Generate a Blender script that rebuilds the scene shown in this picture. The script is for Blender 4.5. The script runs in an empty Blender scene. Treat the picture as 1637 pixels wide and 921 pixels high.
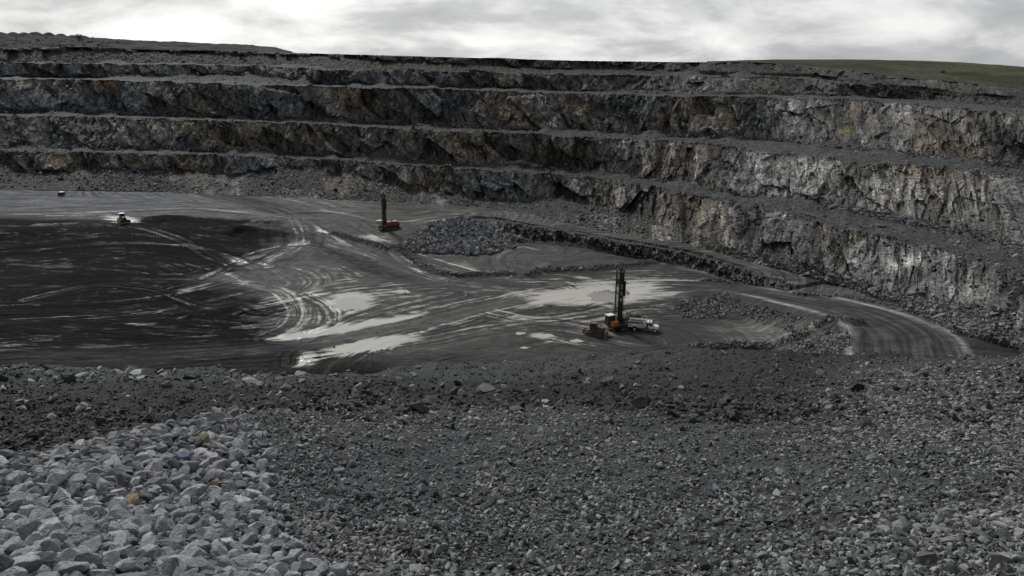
import bpy, bmesh, math, random
import numpy as np
from mathutils import Matrix, Vector

random.seed(7)
rng = np.random.default_rng(11)
R = math.radians
SC = bpy.context.scene
COL = SC.collection

# ------------------------------------------------------------------ camera
FPX, CX, CY = 1274.0, 818.5, 460.5           # focal length and centre in photo pixels
PITCH, ROLL = math.atan(388.5 / FPX), R(0.84)
fw = np.array([0, math.cos(PITCH), -math.sin(PITCH)])
r0 = np.array([1.0, 0, 0]); u0 = np.cross(r0, fw)
rt = r0 * math.cos(ROLL) + u0 * math.sin(ROLL)
up = np.cross(rt, fw)
cam_d = bpy.data.cameras.new("camera"); cam = bpy.data.objects.new("camera", cam_d); COL.objects.link(cam)
cam_d.sensor_width = 36.0; cam_d.lens = 36.0 * FPX / 1637.0
cam_d.clip_start = 0.1; cam_d.clip_end = 20000
cam.matrix_world = Matrix(((rt[0], up[0], -fw[0], 0), (rt[1], up[1], -fw[1], 0), (rt[2], up[2], -fw[2], 0), (0, 0, 0, 1)))
SC.camera = cam

# ------------------------------------------------------------------ light
SUN_AZ, SUN_EL = R(-34), R(40)                # azimuth from +Y towards +X, elevation
SC.view_settings.view_transform = 'Standard'; SC.view_settings.look = 'None'
SC.view_settings.exposure = 0.66; SC.view_settings.gamma = 1.0; SC.view_settings.use_curve_mapping = False
W = bpy.data.worlds.new("World"); SC.world = W; W.use_nodes = True
nt = W.node_tree; nt.nodes.clear(); N = nt.nodes.new; LK = nt.links.new
out = N('ShaderNodeOutputWorld'); bg = N('ShaderNodeBackground')
sky = N('ShaderNodeTexSky'); sky.sky_type = 'NISHITA'; sky.sun_disc = False
sky.sun_elevation = SUN_EL; sky.sun_rotation = SUN_AZ
tc = N('ShaderNodeTexCoord'); sp = N('ShaderNodeSeparateXYZ'); LK(tc.outputs['Generated'], sp.inputs[0])
def wm(op, a, b=None, c=None, clamp=False):
    n = N('ShaderNodeMath'); n.operation = op; n.use_clamp = clamp
    for i, v in enumerate((a, b, c)):
        if v is None: continue
        if isinstance(v, (int, float)): n.inputs[i].default_value = v
        else: LK(v, n.inputs[i])
    return n.outputs[0]
zz = wm('ADD', wm('MAXIMUM', sp.outputs['Z'], -0.06), 0.30)
cx_ = wm('DIVIDE', sp.outputs['X'], zz); cy_ = wm('DIVIDE', sp.outputs['Y'], zz)
cv = N('ShaderNodeCombineXYZ'); LK(cx_, cv.inputs[0]); LK(cy_, cv.inputs[1]); cv.inputs[2].default_value = 3.7
n1 = N('ShaderNodeTexNoise'); n1.inputs['Scale'].default_value = 1.75; n1.inputs['Detail'].default_value = 7
n1.inputs['Roughness'].default_value = 0.55; n1.inputs['Distortion'].default_value = 0.25
LK(cv.outputs[0], n1.inputs['Vector'])
n2 = N('ShaderNodeTexNoise'); n2.inputs['Scale'].default_value = 0.6; n2.inputs['Detail'].default_value = 3
LK(cv.outputs[0], n2.inputs['Vector'])
mixn = wm('ADD', wm('MULTIPLY', n1.outputs[0], 0.72), wm('MULTIPLY', n2.outputs[0], 0.28))
rp = N('ShaderNodeValToRGB'); LK(mixn, rp.inputs[0])
e = rp.color_ramp.elements
e[0].position = 0.40; e[0].color = (0.74, 0.745, 0.735, 1)
e[1].position = 0.66; e[1].color = (0.29, 0.30, 0.318, 1)
k = e.new(0.475); k.color = (0.585, 0.59, 0.592, 1)
k = e.new(0.54); k.color = (0.405, 0.416, 0.432, 1)
# the cloud deck is brighter round the hidden sun and duller behind the viewer
sd = (math.sin(SUN_AZ), math.cos(SUN_AZ))
glow = wm('ADD', wm('MULTIPLY', sp.outputs['X'], sd[0] * 0.5), wm('MULTIPLY', sp.outputs['Y'], 0.5))
gain = wm('ADD', 0.62, wm('MULTIPLY', glow, 0.56))
gm = N('ShaderNodeMix'); gm.data_type = 'RGBA'; gm.blend_type = 'MULTIPLY'; gm.inputs['Factor'].default_value = 1
LK(rp.outputs[0], gm.inputs['A'])
gc = N('ShaderNodeCombineXYZ'); [LK(gain, gc.inputs[i]) for i in range(3)]; LK(gc.outputs[0], gm.inputs['B'])
sm = N('ShaderNodeMix'); sm.data_type = 'RGBA'; sm.blend_type = 'MULTIPLY'; sm.inputs['Factor'].default_value = 1
LK(sky.outputs[0], sm.inputs['A']); sm.inputs['B'].default_value = (0.06, 0.06, 0.06, 1)
fm = N('ShaderNodeMix'); fm.data_type = 'RGBA'; fm.inputs['Factor'].default_value = 0.93
LK(sm.outputs['Result'], fm.inputs['A']); LK(gm.outputs['Result'], fm.inputs['B'])
LK(fm.outputs['Result'], bg.inputs['Color']); bg.inputs['Strength'].default_value = 1.0
LK(bg.outputs[0], out.inputs[0])
sun_d = bpy.data.lights.new("sun", 'SUN'); sun_d.energy = 1.5; sun_d.angle = R(10); sun_d.color = (1, 0.99, 0.97)
sun = bpy.data.objects.new("sun", sun_d); COL.objects.link(sun)
sv = Vector((math.sin(SUN_AZ) * math.cos(SUN_EL), math.cos(SUN_AZ) * math.cos(SUN_EL), math.sin(SUN_EL)))
sun.rotation_euler = sv.to_track_quat('Z', 'Y').to_euler()

# ------------------------------------------------------------------ numeric helpers
def ray(px, py):
    px = np.asarray(px, float); py = np.asarray(py, float)
    a = (px - CX) / FPX; b = -(py - CY) / FPX
    return fw + a[..., None] * rt + b[..., None] * up
def unproj(px, py, z):
    d = ray(px, py); t = np.asarray(z) / d[..., 2]
    return d * t[..., None]
def project(P):
    d = P @ fw
    return CX + FPX * (P @ rt) / d, CY - FPX * (P @ up) / d
def hash2(ix, iy, seed):
    h = (ix.astype(np.int64) * 374761393 + iy.astype(np.int64) * 668265263 + seed * 1442695041) & 0xffffffff
    h = ((h ^ (h >> 13)) * 1274126177) & 0xffffffff
    h = ((h ^ (h >> 15)) * 2246822519) & 0xffffffff
    return ((h ^ (h >> 16)) & 0xffffff) / float(0xffffff)
def vn(x, y, seed=0):
    ix = np.floor(x); iy = np.floor(y); fx = x - ix; fy = y - iy
    fx = fx * fx * fx * (fx * (fx * 6 - 15) + 10); fy = fy * fy * fy * (fy * (fy * 6 - 15) + 10)
    a = hash2(ix, iy, seed); b = hash2(ix + 1, iy, seed); c = hash2(ix, iy + 1, seed); d = hash2(ix + 1, iy + 1, seed)
    return (a + (b - a) * fx) * (1 - fy) + (c + (d - c) * fx) * fy
def fbm(x, y, o=4, seed=0, g=0.5):
    s = 0; a = 1; t = 0
    for i in range(o):
        s = s + a * vn(x, y, seed + i * 17); t += a; a *= g; x = x * 2.03 + 5.1; y = y * 2.03 + 1.7
    return s / t
def facets(a, b, ca, cb, seed, tilt=0.8):
    """blocky fractured relief: offset -1..1, distance to the next block's edge, a random per block"""
    x = a / ca; y = b / cb; ix = np.floor(x); iy = np.floor(y)
    d1 = np.full(x.shape, 9.0); d2 = d1.copy(); off = np.zeros(x.shape); rid = off.copy()
    for i in (-1, 0, 1):
        for j in (-1, 0, 1):
            jx = ix + i; jy = iy + j
            qx = jx + hash2(jx, jy, seed); qy = jy + hash2(jx, jy, seed + 1)
            dx = x - qx; dy = y - qy; d = dx * dx + dy * dy
            h3 = hash2(jx, jy, seed + 2)
            o = (h3 - 0.5) * 1.2 + (hash2(jx, jy, seed + 3) - 0.5) * 2 * tilt * dx + (hash2(jx, jy, seed + 4) - 0.5) * 2 * tilt * dy
            m = d < d1
            d2 = np.where(m, d1, np.minimum(d2, d)); off = np.where(m, o, off); rid = np.where(m, h3, rid); d1 = np.where(m, d, d1)
    return off, np.sqrt(d2) - np.sqrt(d1), rid
def sst(a, b, x):
    t = np.clip((x - a) / (b - a), 0, 1); return t * t * (3 - 2 * t)
def mix(a, b, t): return a + (b - a) * t
def inpoly(px, py, poly):
    c = np.zeros(px.shape, bool); n = len(poly)
    for i in range(n):
        x1, y1 = poly[i]; x2, y2 = poly[i - 1]
        if y1 == y2: continue
        c ^= ((y1 > py) != (y2 > py)) & (px < (x2 - x1) * (py - y1) / (y2 - y1) + x1)
    return c
def polyline(X, Y, pts):
    """distance, signed side, arc position and segment index+fraction of the nearest point of a polyline in plan"""
    best = np.full(X.shape, 1e9); side = np.zeros(X.shape); arc = side.copy(); par = side.copy(); s0 = 0.0
    for i in range(len(pts) - 1):
        ax, ay = pts[i][:2]; bx, by = pts[i + 1][:2]
        dx, dy = bx - ax, by - ay; L = math.hypot(dx, dy) + 1e-9
        t = np.clip(((X - ax) * dx + (Y - ay) * dy) / L / L, 0, 1)
        ex = X - ax - t * dx; ey = Y - ay - t * dy; d = np.hypot(ex, ey)
        m = d < best
        best = np.where(m, d, best); side = np.where(m, np.sign(dx * ey - dy * ex), side)
        arc = np.where(m, s0 + t * L, arc); par = np.where(m, i + t, par); s0 += L
    return best, side, arc, par
def smooth_pts(pts, n=6):
    pts = [np.array(p, float) for p in pts]; o = []
    for i in range(len(pts) - 1):
        p0 = pts[max(i - 1, 0)]; p1 = pts[i]; p2 = pts[i + 1]; p3 = pts[min(i + 2, len(pts) - 1)]
        for k in range(n):
            t = k / n
            o.append(0.5 * (2 * p1 + (p2 - p0) * t + (2 * p0 - 5 * p1 + 4 * p2 - p3) * t * t + (3 * p1 - p0 - 3 * p2 + p3) * t ** 3))
    o.append(pts[-1]); return o
def gsm(a, s):
    k = np.arange(-3 * s, 3 * s + 1); w = np.exp(-0.5 * (k / s) ** 2); w /= w.sum()
    return np.convolve(np.pad(a, 3 * s, mode='edge'), w, 'valid')

# ------------------------------------------------------------------ mesh helpers
def raw_mesh(name, V, F, mats, smooth=False, col=None, extra=None, n=4):
    me = bpy.data.meshes.new(name); V = np.ascontiguousarray(V, dtype=np.float32); F = np.ascontiguousarray(F, dtype=np.int32)
    me.vertices.add(len(V)); me.vertices.foreach_set('co', V.ravel())
    me.loops.add(F.size); me.loops.foreach_set('vertex_index', F.ravel())
    me.polygons.add(len(F)); me.polygons.foreach_set('loop_start', np.arange(0, F.size, n, dtype=np.int32))
    try: me.polygons.foreach_set('loop_total', np.full(len(F), n, dtype=np.int32))
    except Exception: pass
    me.polygons.foreach_set('use_smooth', np.full(len(F), smooth, dtype=bool))
    if col is not None:
        at = me.color_attributes.new('tint', 'FLOAT_COLOR', 'POINT')
        at.data.foreach_set('color', np.ascontiguousarray(np.c_[col, np.ones(len(col))], dtype=np.float32).ravel())
    for k_, v_ in (extra or {}).items():
        at = me.attributes.new(k_, 'FLOAT', 'POINT'); at.data.foreach_set('value', np.ascontiguousarray(v_, dtype=np.float32))
    for m in (mats if isinstance(mats, (list, tuple)) else [mats]): me.materials.append(m)
    me.update(); me.validate()
    return me
def grid_mesh(name, P, mat, smooth=False, col=None, extra=None):
    a, b = P.shape[:2]; idx = np.arange(a * b).reshape(a, b)
    F = np.stack([idx[:-1, :-1], idx[1:, :-1], idx[1:, 1:], idx[:-1, 1:]], -1).reshape(-1, 4)
    return raw_mesh(name, P.reshape(-1, 3), F, mat, smooth, None if col is None else col.reshape(-1, 3),
                    {k_: v_.ravel() for k_, v_ in (extra or {}).items()})
def link(name, me, parent=None, **props):
    o = bpy.data.objects.new(name, me); COL.objects.link(o)
    if parent is not None: o.parent = parent
    for k_, v_ in props.items(): o[k_] = v_
    return o
def structure(name, me, label=None):
    o = link(name, me, kind='structure')
    if label: o['label'] = label
    return o
def stuff(name, me, label, cat):
    return link(name, me, kind='stuff', label=label, category=cat)

# ------------------------------------------------------------------ materials
def new_mat(name):
    m = bpy.data.materials.new(name); m.use_nodes = True
    return m, m.node_tree, m.node_tree.nodes['Principled BSDF']
def nd(t, typ, **kw):
    n = t.nodes.new(typ)
    for k_, v_ in kw.items():
        if k_ in n.inputs: n.inputs[k_].default_value = v_
        else: setattr(n, k_, v_)
    return n
def ground_mat(name, scales, bump, rough=0.8, spec=0.3, vary=(0.55, 1.45), bdist=0.1, rough_attr=None, coord='Object', stretch=None):
    """tint attribute times procedural grain, with bump of the same grain"""
    m, t, b = new_mat(name); L = t.links.new
    at = nd(t, 'ShaderNodeAttribute', attribute_name='tint')
    co = nd(t, 'ShaderNodeTexCoord').outputs[coord]
    if stretch:
        mp = nd(t, 'ShaderNodeMapping'); mp.inputs['Scale'].default_value = stretch; L(co, mp.inputs[0]); co = mp.outputs[0]
    a = nd(t, 'ShaderNodeTexNoise', Scale=scales[0], Detail=6.0, Roughness=0.65); L(co, a.inputs['Vector'])
    v = nd(t, 'ShaderNodeTexVoronoi', Scale=scales[1]); L(co, v.inputs['Vector'])
    sep = nd(t, 'ShaderNodeSeparateColor'); L(v.outputs['Color'], sep.inputs[0])
    ad = nd(t, 'ShaderNodeMath', operation='ADD'); L(a.outputs[0], ad.inputs[0])
    mu = nd(t, 'ShaderNodeMath', operation='MULTIPLY'); mu.inputs[1].default_value = 0.5; L(sep.outputs[0], mu.inputs[0]); L(mu.outputs[0], ad.inputs[1])
    mr = nd(t, 'ShaderNodeMapRange'); L(ad.outputs[0], mr.inputs[0]); mr.inputs[1].default_value = 0.35; mr.inputs[2].default_value = 1.15
    mr.inputs[3].default_value = vary[0]; mr.inputs[4].default_value = vary[1]
    mx = nd(t, 'ShaderNodeMix', data_type='RGBA', blend_type='MULTIPLY'); mx.inputs['Factor'].default_value = 1
    L(at.outputs['Color'], mx.inputs['A'])
    cc = nd(t, 'ShaderNodeCombineXYZ'); [L(mr.outputs[0], cc.inputs[i]) for i in range(3)]; L(cc.outputs[0], mx.inputs['B'])
    L(mx.outputs['Result'], b.inputs['Base Color'])
    if bump:
        bp = nd(t, 'ShaderNodeBump', Strength=bump, Distance=bdist); L(ad.outputs[0], bp.inputs['Height']); L(bp.outputs[0], b.inputs['Normal'])
    b.inputs['Roughness'].default_value = rough; b.inputs['Specular IOR Level'].default_value = spec
    if rough_attr:
        sa_ = nd(t, 'ShaderNodeAttribute', attribute_name='sheen'); L(sa_.outputs['Fac'], b.inputs['Specular IOR Level'])
        ra = nd(t, 'ShaderNodeAttribute', attribute_name=rough_attr); L(ra.outputs['Fac'], b.inputs['Roughness'])
    return m
def stone_mat(name, lo, hi, rough=0.75, spec=0.3, scale=9.0, per='island', warm=0.5):
    m, t, b = new_mat(name); L = t.links.new
    if per == 'island': src = nd(t, 'ShaderNodeNewGeometry').outputs['Random Per Island']
    else: src = nd(t, 'ShaderNodeObjectInfo').outputs['Random']
    rp_ = nd(t, 'ShaderNodeValToRGB'); L(src, rp_.inputs[0]); el = rp_.color_ramp.elements
    el[0].color = (*lo, 1); el[1].color = (*hi, 1)
    q = el.new(0.55); q.color = tuple(mix(lo[i], hi[i], 0.42) for i in range(3)) + (1,)
    q = el.new(0.80); q.color = (mix(lo[0], hi[0], 0.6) * (1 + 0.10 * warm), mix(lo[1], hi[1], 0.6), mix(lo[2], hi[2], 0.6) * (1 - 0.16 * warm), 1)
    co = nd(t, 'ShaderNodeTexCoord').outputs['Object']
    a = nd(t, 'ShaderNodeTexNoise', Scale=scale, Detail=6.0, Roughness=0.7); L(co, a.inputs['Vector'])
    mr = nd(t, 'ShaderNodeMapRange'); L(a.outputs[0], mr.inputs[0]); mr.inputs[1].default_value = 0.3; mr.inputs[2].default_value = 0.7
    mr.inputs[3].default_value = 0.5; mr.inputs[4].default_value = 1.35
    mx = nd(t, 'ShaderNodeMix', data_type='RGBA', blend_type='MULTIPLY'); mx.inputs['Factor'].default_value = 1
    L(rp_.outputs[0], mx.inputs['A']); cc = nd(t, 'ShaderNodeCombineXYZ'); [L(mr.outputs[0], cc.inputs[i]) for i in range(3)]; L(cc.outputs[0], mx.inputs['B'])
    L(mx.outputs['Result'], b.inputs['Base Color'])
    bp = nd(t, 'ShaderNodeBump', Strength=0.35, Distance=0.25 / scale); L(a.outputs[0], bp.inputs['Height']); L(bp.outputs[0], b.inputs['Normal'])
    b.inputs['Roughness'].default_value = rough; b.inputs['Specular IOR Level'].default_value = spec
    return m
def paint(name, c, rough=0.45, metal=0.0, dirt=0.5, scale=1.2):
    """weathered machine paint: colour broken by dust and grime"""
    m, t, b = new_mat(name); L = t.links.new
    co = nd(t, 'ShaderNodeTexCoord').outputs['Object']
    a = nd(t, 'ShaderNodeTexNoise', Scale=scale, Detail=6.0, Roughness=0.7); L(co, a.inputs['Vector'])
    mr = nd(t, 'ShaderNodeMapRange'); L(a.outputs[0], mr.inputs[0]); mr.inputs[1].default_value = 0.45; mr.inputs[2].default_value = 0.75
    mr.inputs[3].default_value = 0; mr.inputs[4].default_value = dirt
    mx = nd(t, 'ShaderNodeMix', data_type='RGBA'); L(mr.outputs[0], mx.inputs['Factor'])
    mx.inputs['A'].default_value = (*c, 1); mx.inputs['B'].default_value = (0.07, 0.062, 0.052, 1)
    L(mx.outputs['Result'], b.inputs['Base Color']); b.inputs['Roughness'].default_value = rough; b.inputs['Metallic'].default_value = metal
    return m

def rock_mat():
    m, t, b = new_mat('rock_face'); L = t.links.new
    co = nd(t, 'ShaderNodeTexCoord').outputs['Object']
    dn = nd(t, 'ShaderNodeTexNoise', Scale=0.35, Detail=4.0); L(co, dn.inputs['Vector'])
    ad = nd(t, 'ShaderNodeVectorMath', operation='MULTIPLY_ADD'); L(dn.outputs['Color'], ad.inputs[0]); ad.inputs[1].default_value = (3.2, 3.2, 3.2); L(co, ad.inputs[2])
    mp = nd(t, 'ShaderNodeMapping'); mp.inputs['Scale'].default_value = (1, 1, 0.5); mp.inputs['Rotation'].default_value = (0.25, 0.3, 0.1); L(ad.outputs[0], mp.inputs[0])
    hs = None; ts = None
    def M(op, a, c):
        n = nd(t, 'ShaderNodeMath', operation=op)
        for i, v in enumerate((a, c)):
            if isinstance(v, (int, float)): n.inputs[i].default_value = v
            else: L(v, n.inputs[i])
        return n.outputs[0]
    for sc_, w_, tw in ((0.30, 1.0, 0.45), (0.75, 0.42, 0.5), (1.9, 0.18, 0.45)):
        v = nd(t, 'ShaderNodeTexVoronoi', Scale=sc_); L(mp.outputs[0], v.inputs['Vector'])
        s = nd(t, 'ShaderNodeSeparateColor'); L(v.outputs['Color'], s.inputs[0])
        h_ = M('MULTIPLY', M('ADD', M('MULTIPLY', v.outputs['Distance'], -0.9), s.outputs[0]), w_); hs = h_ if hs is None else M('ADD', hs, h_)
        q = M('ADD', 1 - tw / 2, M('MULTIPLY', s.outputs[1], tw)); ts = q if ts is None else M('MULTIPLY', ts, q)
    a = nd(t, 'ShaderNodeTexNoise', Scale=0.8, Detail=8.0, Roughness=0.7); L(co, a.inputs['Vector'])
    hs = M('ADD', hs, M('MULTIPLY', a.outputs[0], 0.6))
    k_ = nd(t, 'ShaderNodeMapRange'); L(a.outputs[0], k_.inputs[0]); k_.inputs[1].default_value = 0.32; k_.inputs[2].default_value = 0.68; k_.inputs[3].default_value = 0.5; k_.inputs[4].default_value = 1.5
    ts = M('MULTIPLY', ts, k_.outputs[0])
    mx = nd(t, 'ShaderNodeMix', data_type='RGBA', blend_type='MULTIPLY'); mx.inputs['Factor'].default_value = 1
    L(nd(t, 'ShaderNodeAttribute', attribute_name='tint').outputs['Color'], mx.inputs['A'])
    cc = nd(t, 'ShaderNodeCombineXYZ'); [L(ts, cc.inputs[i]) for i in range(3)]; L(cc.outputs[0], mx.inputs['B']); L(mx.outputs['Result'], b.inputs['Base Color'])
    bp = nd(t, 'ShaderNodeBump', Strength=0.85, Distance=1.3); L(hs, bp.inputs['Height']); L(bp.outputs[0], b.inputs['Normal'])
    b.inputs['Roughness'].default_value = 0.75; b.inputs['Specular IOR Level'].default_value = 0.25
    return m
M_ROCK = rock_mat()
def mud_mat():
    m, t, b = new_mat('pit_mud'); L = t.links.new
    def A(n): return nd(t, 'ShaderNodeAttribute', attribute_name=n)
    def M(op, a, c, clamp=False):
        n = nd(t, 'ShaderNodeMath', operation=op); n.use_clamp = clamp
        for i, v in enumerate((a, c)):
            if isinstance(v, (int, float)): n.inputs[i].default_value = v
            else: L(v, n.inputs[i])
        return n.outputs[0]
    lat, arc_, S_ = A('lat').outputs['Fac'], A('run').outputs['Fac'], A('silt_glare').outputs['Fac']
    cv_ = nd(t, 'ShaderNodeCombineXYZ'); L(lat, cv_.inputs[0]); L(M('MULTIPLY', arc_, 0.055), cv_.inputs[1])
    s1 = nd(t, 'ShaderNodeTexNoise', Scale=0.75, Detail=5.0, Roughness=0.62); L(cv_.outputs[0], s1.inputs['Vector'])
    co = nd(t, 'ShaderNodeTexCoord').outputs['Object']
    mp = nd(t, 'ShaderNodeMapping'); mp.inputs['Scale'].default_value = (0.5, 1.0, 0.6); mp.inputs['Rotation'].default_value = (0, 0, 0.15); L(co, mp.inputs[0])
    s2 = nd(t, 'ShaderNodeTexNoise', Scale=0.33, Detail=8.0, Roughness=0.68, Distortion=0.6); L(mp.outputs[0], s2.inputs['Vector'])
    n1_, n2_ = s1.outputs[0], s2.outputs[0]
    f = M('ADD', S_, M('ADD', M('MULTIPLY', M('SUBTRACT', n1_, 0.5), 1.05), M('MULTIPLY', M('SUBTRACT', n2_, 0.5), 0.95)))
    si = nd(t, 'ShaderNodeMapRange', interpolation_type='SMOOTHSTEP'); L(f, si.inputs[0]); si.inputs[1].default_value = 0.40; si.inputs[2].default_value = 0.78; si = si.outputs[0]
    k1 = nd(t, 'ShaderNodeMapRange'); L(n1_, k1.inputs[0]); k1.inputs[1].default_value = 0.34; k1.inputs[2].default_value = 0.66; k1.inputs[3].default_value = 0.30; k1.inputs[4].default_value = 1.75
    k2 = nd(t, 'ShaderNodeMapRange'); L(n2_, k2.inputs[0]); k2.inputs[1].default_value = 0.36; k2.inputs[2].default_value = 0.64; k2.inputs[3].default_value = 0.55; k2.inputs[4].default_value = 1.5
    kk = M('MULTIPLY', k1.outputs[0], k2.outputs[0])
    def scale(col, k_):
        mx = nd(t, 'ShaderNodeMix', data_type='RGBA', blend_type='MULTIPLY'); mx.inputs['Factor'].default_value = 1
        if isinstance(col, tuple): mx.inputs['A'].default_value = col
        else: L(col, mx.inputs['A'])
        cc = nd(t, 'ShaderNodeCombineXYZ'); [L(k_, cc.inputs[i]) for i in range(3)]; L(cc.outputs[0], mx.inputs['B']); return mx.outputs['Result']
    mud = scale(A('tint').outputs['Color'], kk); pal = scale((0.40, 0.383, 0.345, 1), M('ADD', 0.62, M('MULTIPLY', n1_, 0.75)))  # pale tone holds the silty mud and the sky's reflection painted in
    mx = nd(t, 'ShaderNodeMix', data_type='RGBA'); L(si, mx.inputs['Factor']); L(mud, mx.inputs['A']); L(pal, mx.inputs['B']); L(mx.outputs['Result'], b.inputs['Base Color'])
    def lerp(a, c):
        n = nd(t, 'ShaderNodeMix', data_type='FLOAT'); L(si, n.inputs[0]); L(a, n.inputs[2]); n.inputs[3].default_value = c; return n.outputs[0]
    L(lerp(A('wet').outputs['Fac'], 0.30), b.inputs['Roughness']); L(lerp(A('sheen').outputs['Fac'], 0.5), b.inputs['Specular IOR Level'])
    hgt = M('MULTIPLY', M('ADD', M('MULTIPLY', n1_, 0.6), n2_), M('SUBTRACT', 1.0, M('MULTIPLY', si, 0.8)))
    bp = nd(t, 'ShaderNodeBump', Strength=0.9, Distance=0.55); L(hgt, bp.inputs['Height']); L(bp.outputs[0], b.inputs['Normal'])
    return m
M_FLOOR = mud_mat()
M_FORE = ground_mat('crushed_gravel', (16.0, 26.0), 1.0, rough=0.85, spec=0.2, bdist=0.05, vary=(0.45, 1.6))
M_HEAP = ground_mat('dumped_spoil', (0.7, 0.6), 0.8, rough=0.9, spec=0.15, bdist=0.5)
M_GRASS = ground_mat('rough_grass', (0.5, 0.8), 0.6, rough=0.95, spec=0.1, bdist=0.4, vary=(0.6, 1.4))
M_PALE = stone_mat('pale_stone', (0.15, 0.158, 0.172), (0.42, 0.436, 0.462), per='object', scale=2.2, warm=.15)
M_PALE_I = stone_mat('pale_stone_small', (0.068, 0.072, 0.08), (0.29, 0.30, 0.317), scale=9)
M_GRAVEL = stone_mat('grey_chippings', warm=.2, lo=(0.018, 0.019, 0.0202), hi=(0.33, 0.338, 0.346), scale=14)
M_GRAVEL_D = stone_mat('dark_chippings', (0.014, 0.015, 0.016), (0.085, 0.088, 0.092), scale=6)
M_GRAVEL_P = stone_mat('pale_chippings', (0.06, 0.061, 0.062), (0.34, 0.342, 0.34), scale=14)
M_BLAST = stone_mat('blasted_rock', (0.03, 0.032, 0.035), (0.25, 0.258, 0.27), scale=1.5)
M_HEAPROCK = stone_mat('blue_grey_rock', (0.04, 0.043, 0.048), (0.30, 0.312, 0.335), scale=1.5)
M_BLAST_D = stone_mat('dark_blasted_rock', (0.025, 0.027, 0.029), (0.15, 0.152, 0.155), scale=1.5)
M_WATER, _t, _b = new_mat('silty_water')
_b.inputs['Base Color'].default_value = (0.33, 0.315, 0.283, 1); _b.inputs['Roughness'].default_value = 0.06; _b.inputs['Specular IOR Level'].default_value = 0.5
M_WATER2, _t, _b = new_mat('brown_silty_water')
_b.inputs['Base Color'].default_value = (0.13, 0.12, 0.095, 1); _b.inputs['Roughness'].default_value = 0.05

# ------------------------------------------------------------------ stones
def ico(sub):
    bm = bmesh.new(); bmesh.ops.create_icosphere(bm, subdivisions=sub, radius=1.0)
    V = np.array([v.co[:] for v in bm.verts]); F = np.array([[v.index for v in f.verts] for f in bm.faces]); bm.free()
    return V, F
def make_stone(sub, seed, nplane=9, cut=(0.30, 0.72), zr=(0.36, 0.75)):
    g = np.random.default_rng(seed); V, F = ico(sub); V = V.copy()
    if sub == 1: V *= 1 + .28 * g.normal(size=(len(V), 1)).clip(-1.6, 1.6)
    for _ in range(nplane + (3 if sub > 1 else 0)):
        n = g.normal(size=3); n /= np.linalg.norm(n); d = g.uniform(*cut)
        s = V @ n - d; V -= np.maximum(s, 0)[:, None] * n
    V *= np.array([1.0, g.uniform(0.55, 0.95), g.uniform(*zr)])
    V += 0.012 * g.normal(size=V.shape)
    V /= np.abs(V).max()
    return V, F
def rots(n, g, flat=0.5):
    a = g.uniform(0, 2 * np.pi, n); tx = g.normal(0, flat, n); ty = g.normal(0, flat, n)
    ca, sa = np.cos(a), np.sin(a); cx, sx = np.cos(tx), np.sin(tx); cy, sy = np.cos(ty), np.sin(ty); z = np.zeros(n); o = np.ones(n)
    A = np.stack([ca, -sa, z, sa, ca, z, z, z, o], -1).reshape(n, 3, 3)
    B = np.stack([o, z, z, z, cx, -sx, z, sx, cx], -1).reshape(n, 3, 3)
    C_ = np.stack([cy, z, sy, z, o, z, -sy, z, cy], -1).reshape(n, 3, 3)
    return A @ B @ C_
def stones_mesh(name, pos, size, sub, mat, seed=1, nproto=14, sink=0.3, flat=0.5, **kw):
    g = np.random.default_rng(seed); protos = [make_stone(sub, seed * 100 + i, 8 if sub > 1 else 4, **kw) for i in range(nproto)]
    which = g.integers(0, nproto, len(pos)); VV = []; FF = []; base = 0
    for k_ in range(nproto):
        m = which == k_; n = m.sum()
        if not n: continue
        V, F = protos[k_]; Rm = rots(n, g, flat)
        s = size[m][:, None] * np.stack([g.uniform(0.8, 1.25, n), g.uniform(0.8, 1.2, n), g.uniform(0.75, 1.15, n)], -1)
        P = np.einsum('nij,nvj->nvi', Rm, V[None] * s[:, None, :])
        P += pos[m][:, None, :] + np.array([0, 0, 1.0]) * (size[m] * (0.5 - sink))[:, None, None]
        VV.append(P.reshape(-1, 3)); FF.append((F[None] + (base + np.arange(n) * len(V))[:, None, None]).reshape(-1, 3)); base += n * len(V)
    return raw_mesh(name, np.concatenate(VV), np.concatenate(FF), mat, False, n=3)
def scatter(P, n, weight, g):
    """n points on grid P (a,b,3), chosen by image area times weight (a-1,b-1)"""
    px, py = project(P.reshape(-1, 3)); px = px.reshape(P.shape[:2]); py = py.reshape(P.shape[:2])
    ax = px[1:, 1:] - px[:-1, :-1]; ay = py[1:, 1:] - py[:-1, :-1]; bx = px[:-1, 1:] - px[1:, :-1]; by = py[:-1, 1:] - py[1:, :-1]
    ar = np.clip(np.abs(ax * by - ay * bx) * 0.5, 0, 60) * weight
    c = np.cumsum(ar.ravel()); idx = np.searchsorted(c, g.uniform(0, c[-1], n)); idx = np.minimum(idx, ar.size - 1)
    i, j = np.unravel_index(idx, ar.shape); u = g.uniform(0, 1, n)[:, None]; v = g.uniform(0, 1, n)[:, None]
    Q = (P[i, j] * (1 - u) + P[i + 1, j] * u) * (1 - v) + (P[i, j + 1] * (1 - u) + P[i + 1, j + 1] * u) * v
    return Q, i, j
def cellpx(P):
    C_ = 0.25 * (P[1:, 1:] + P[:-1, :-1] + P[1:, :-1] + P[:-1, 1:]); px, py = project(C_.reshape(-1, 3))
    return px.reshape(C_.shape[:2]), py.reshape(C_.shape[:2])


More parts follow.
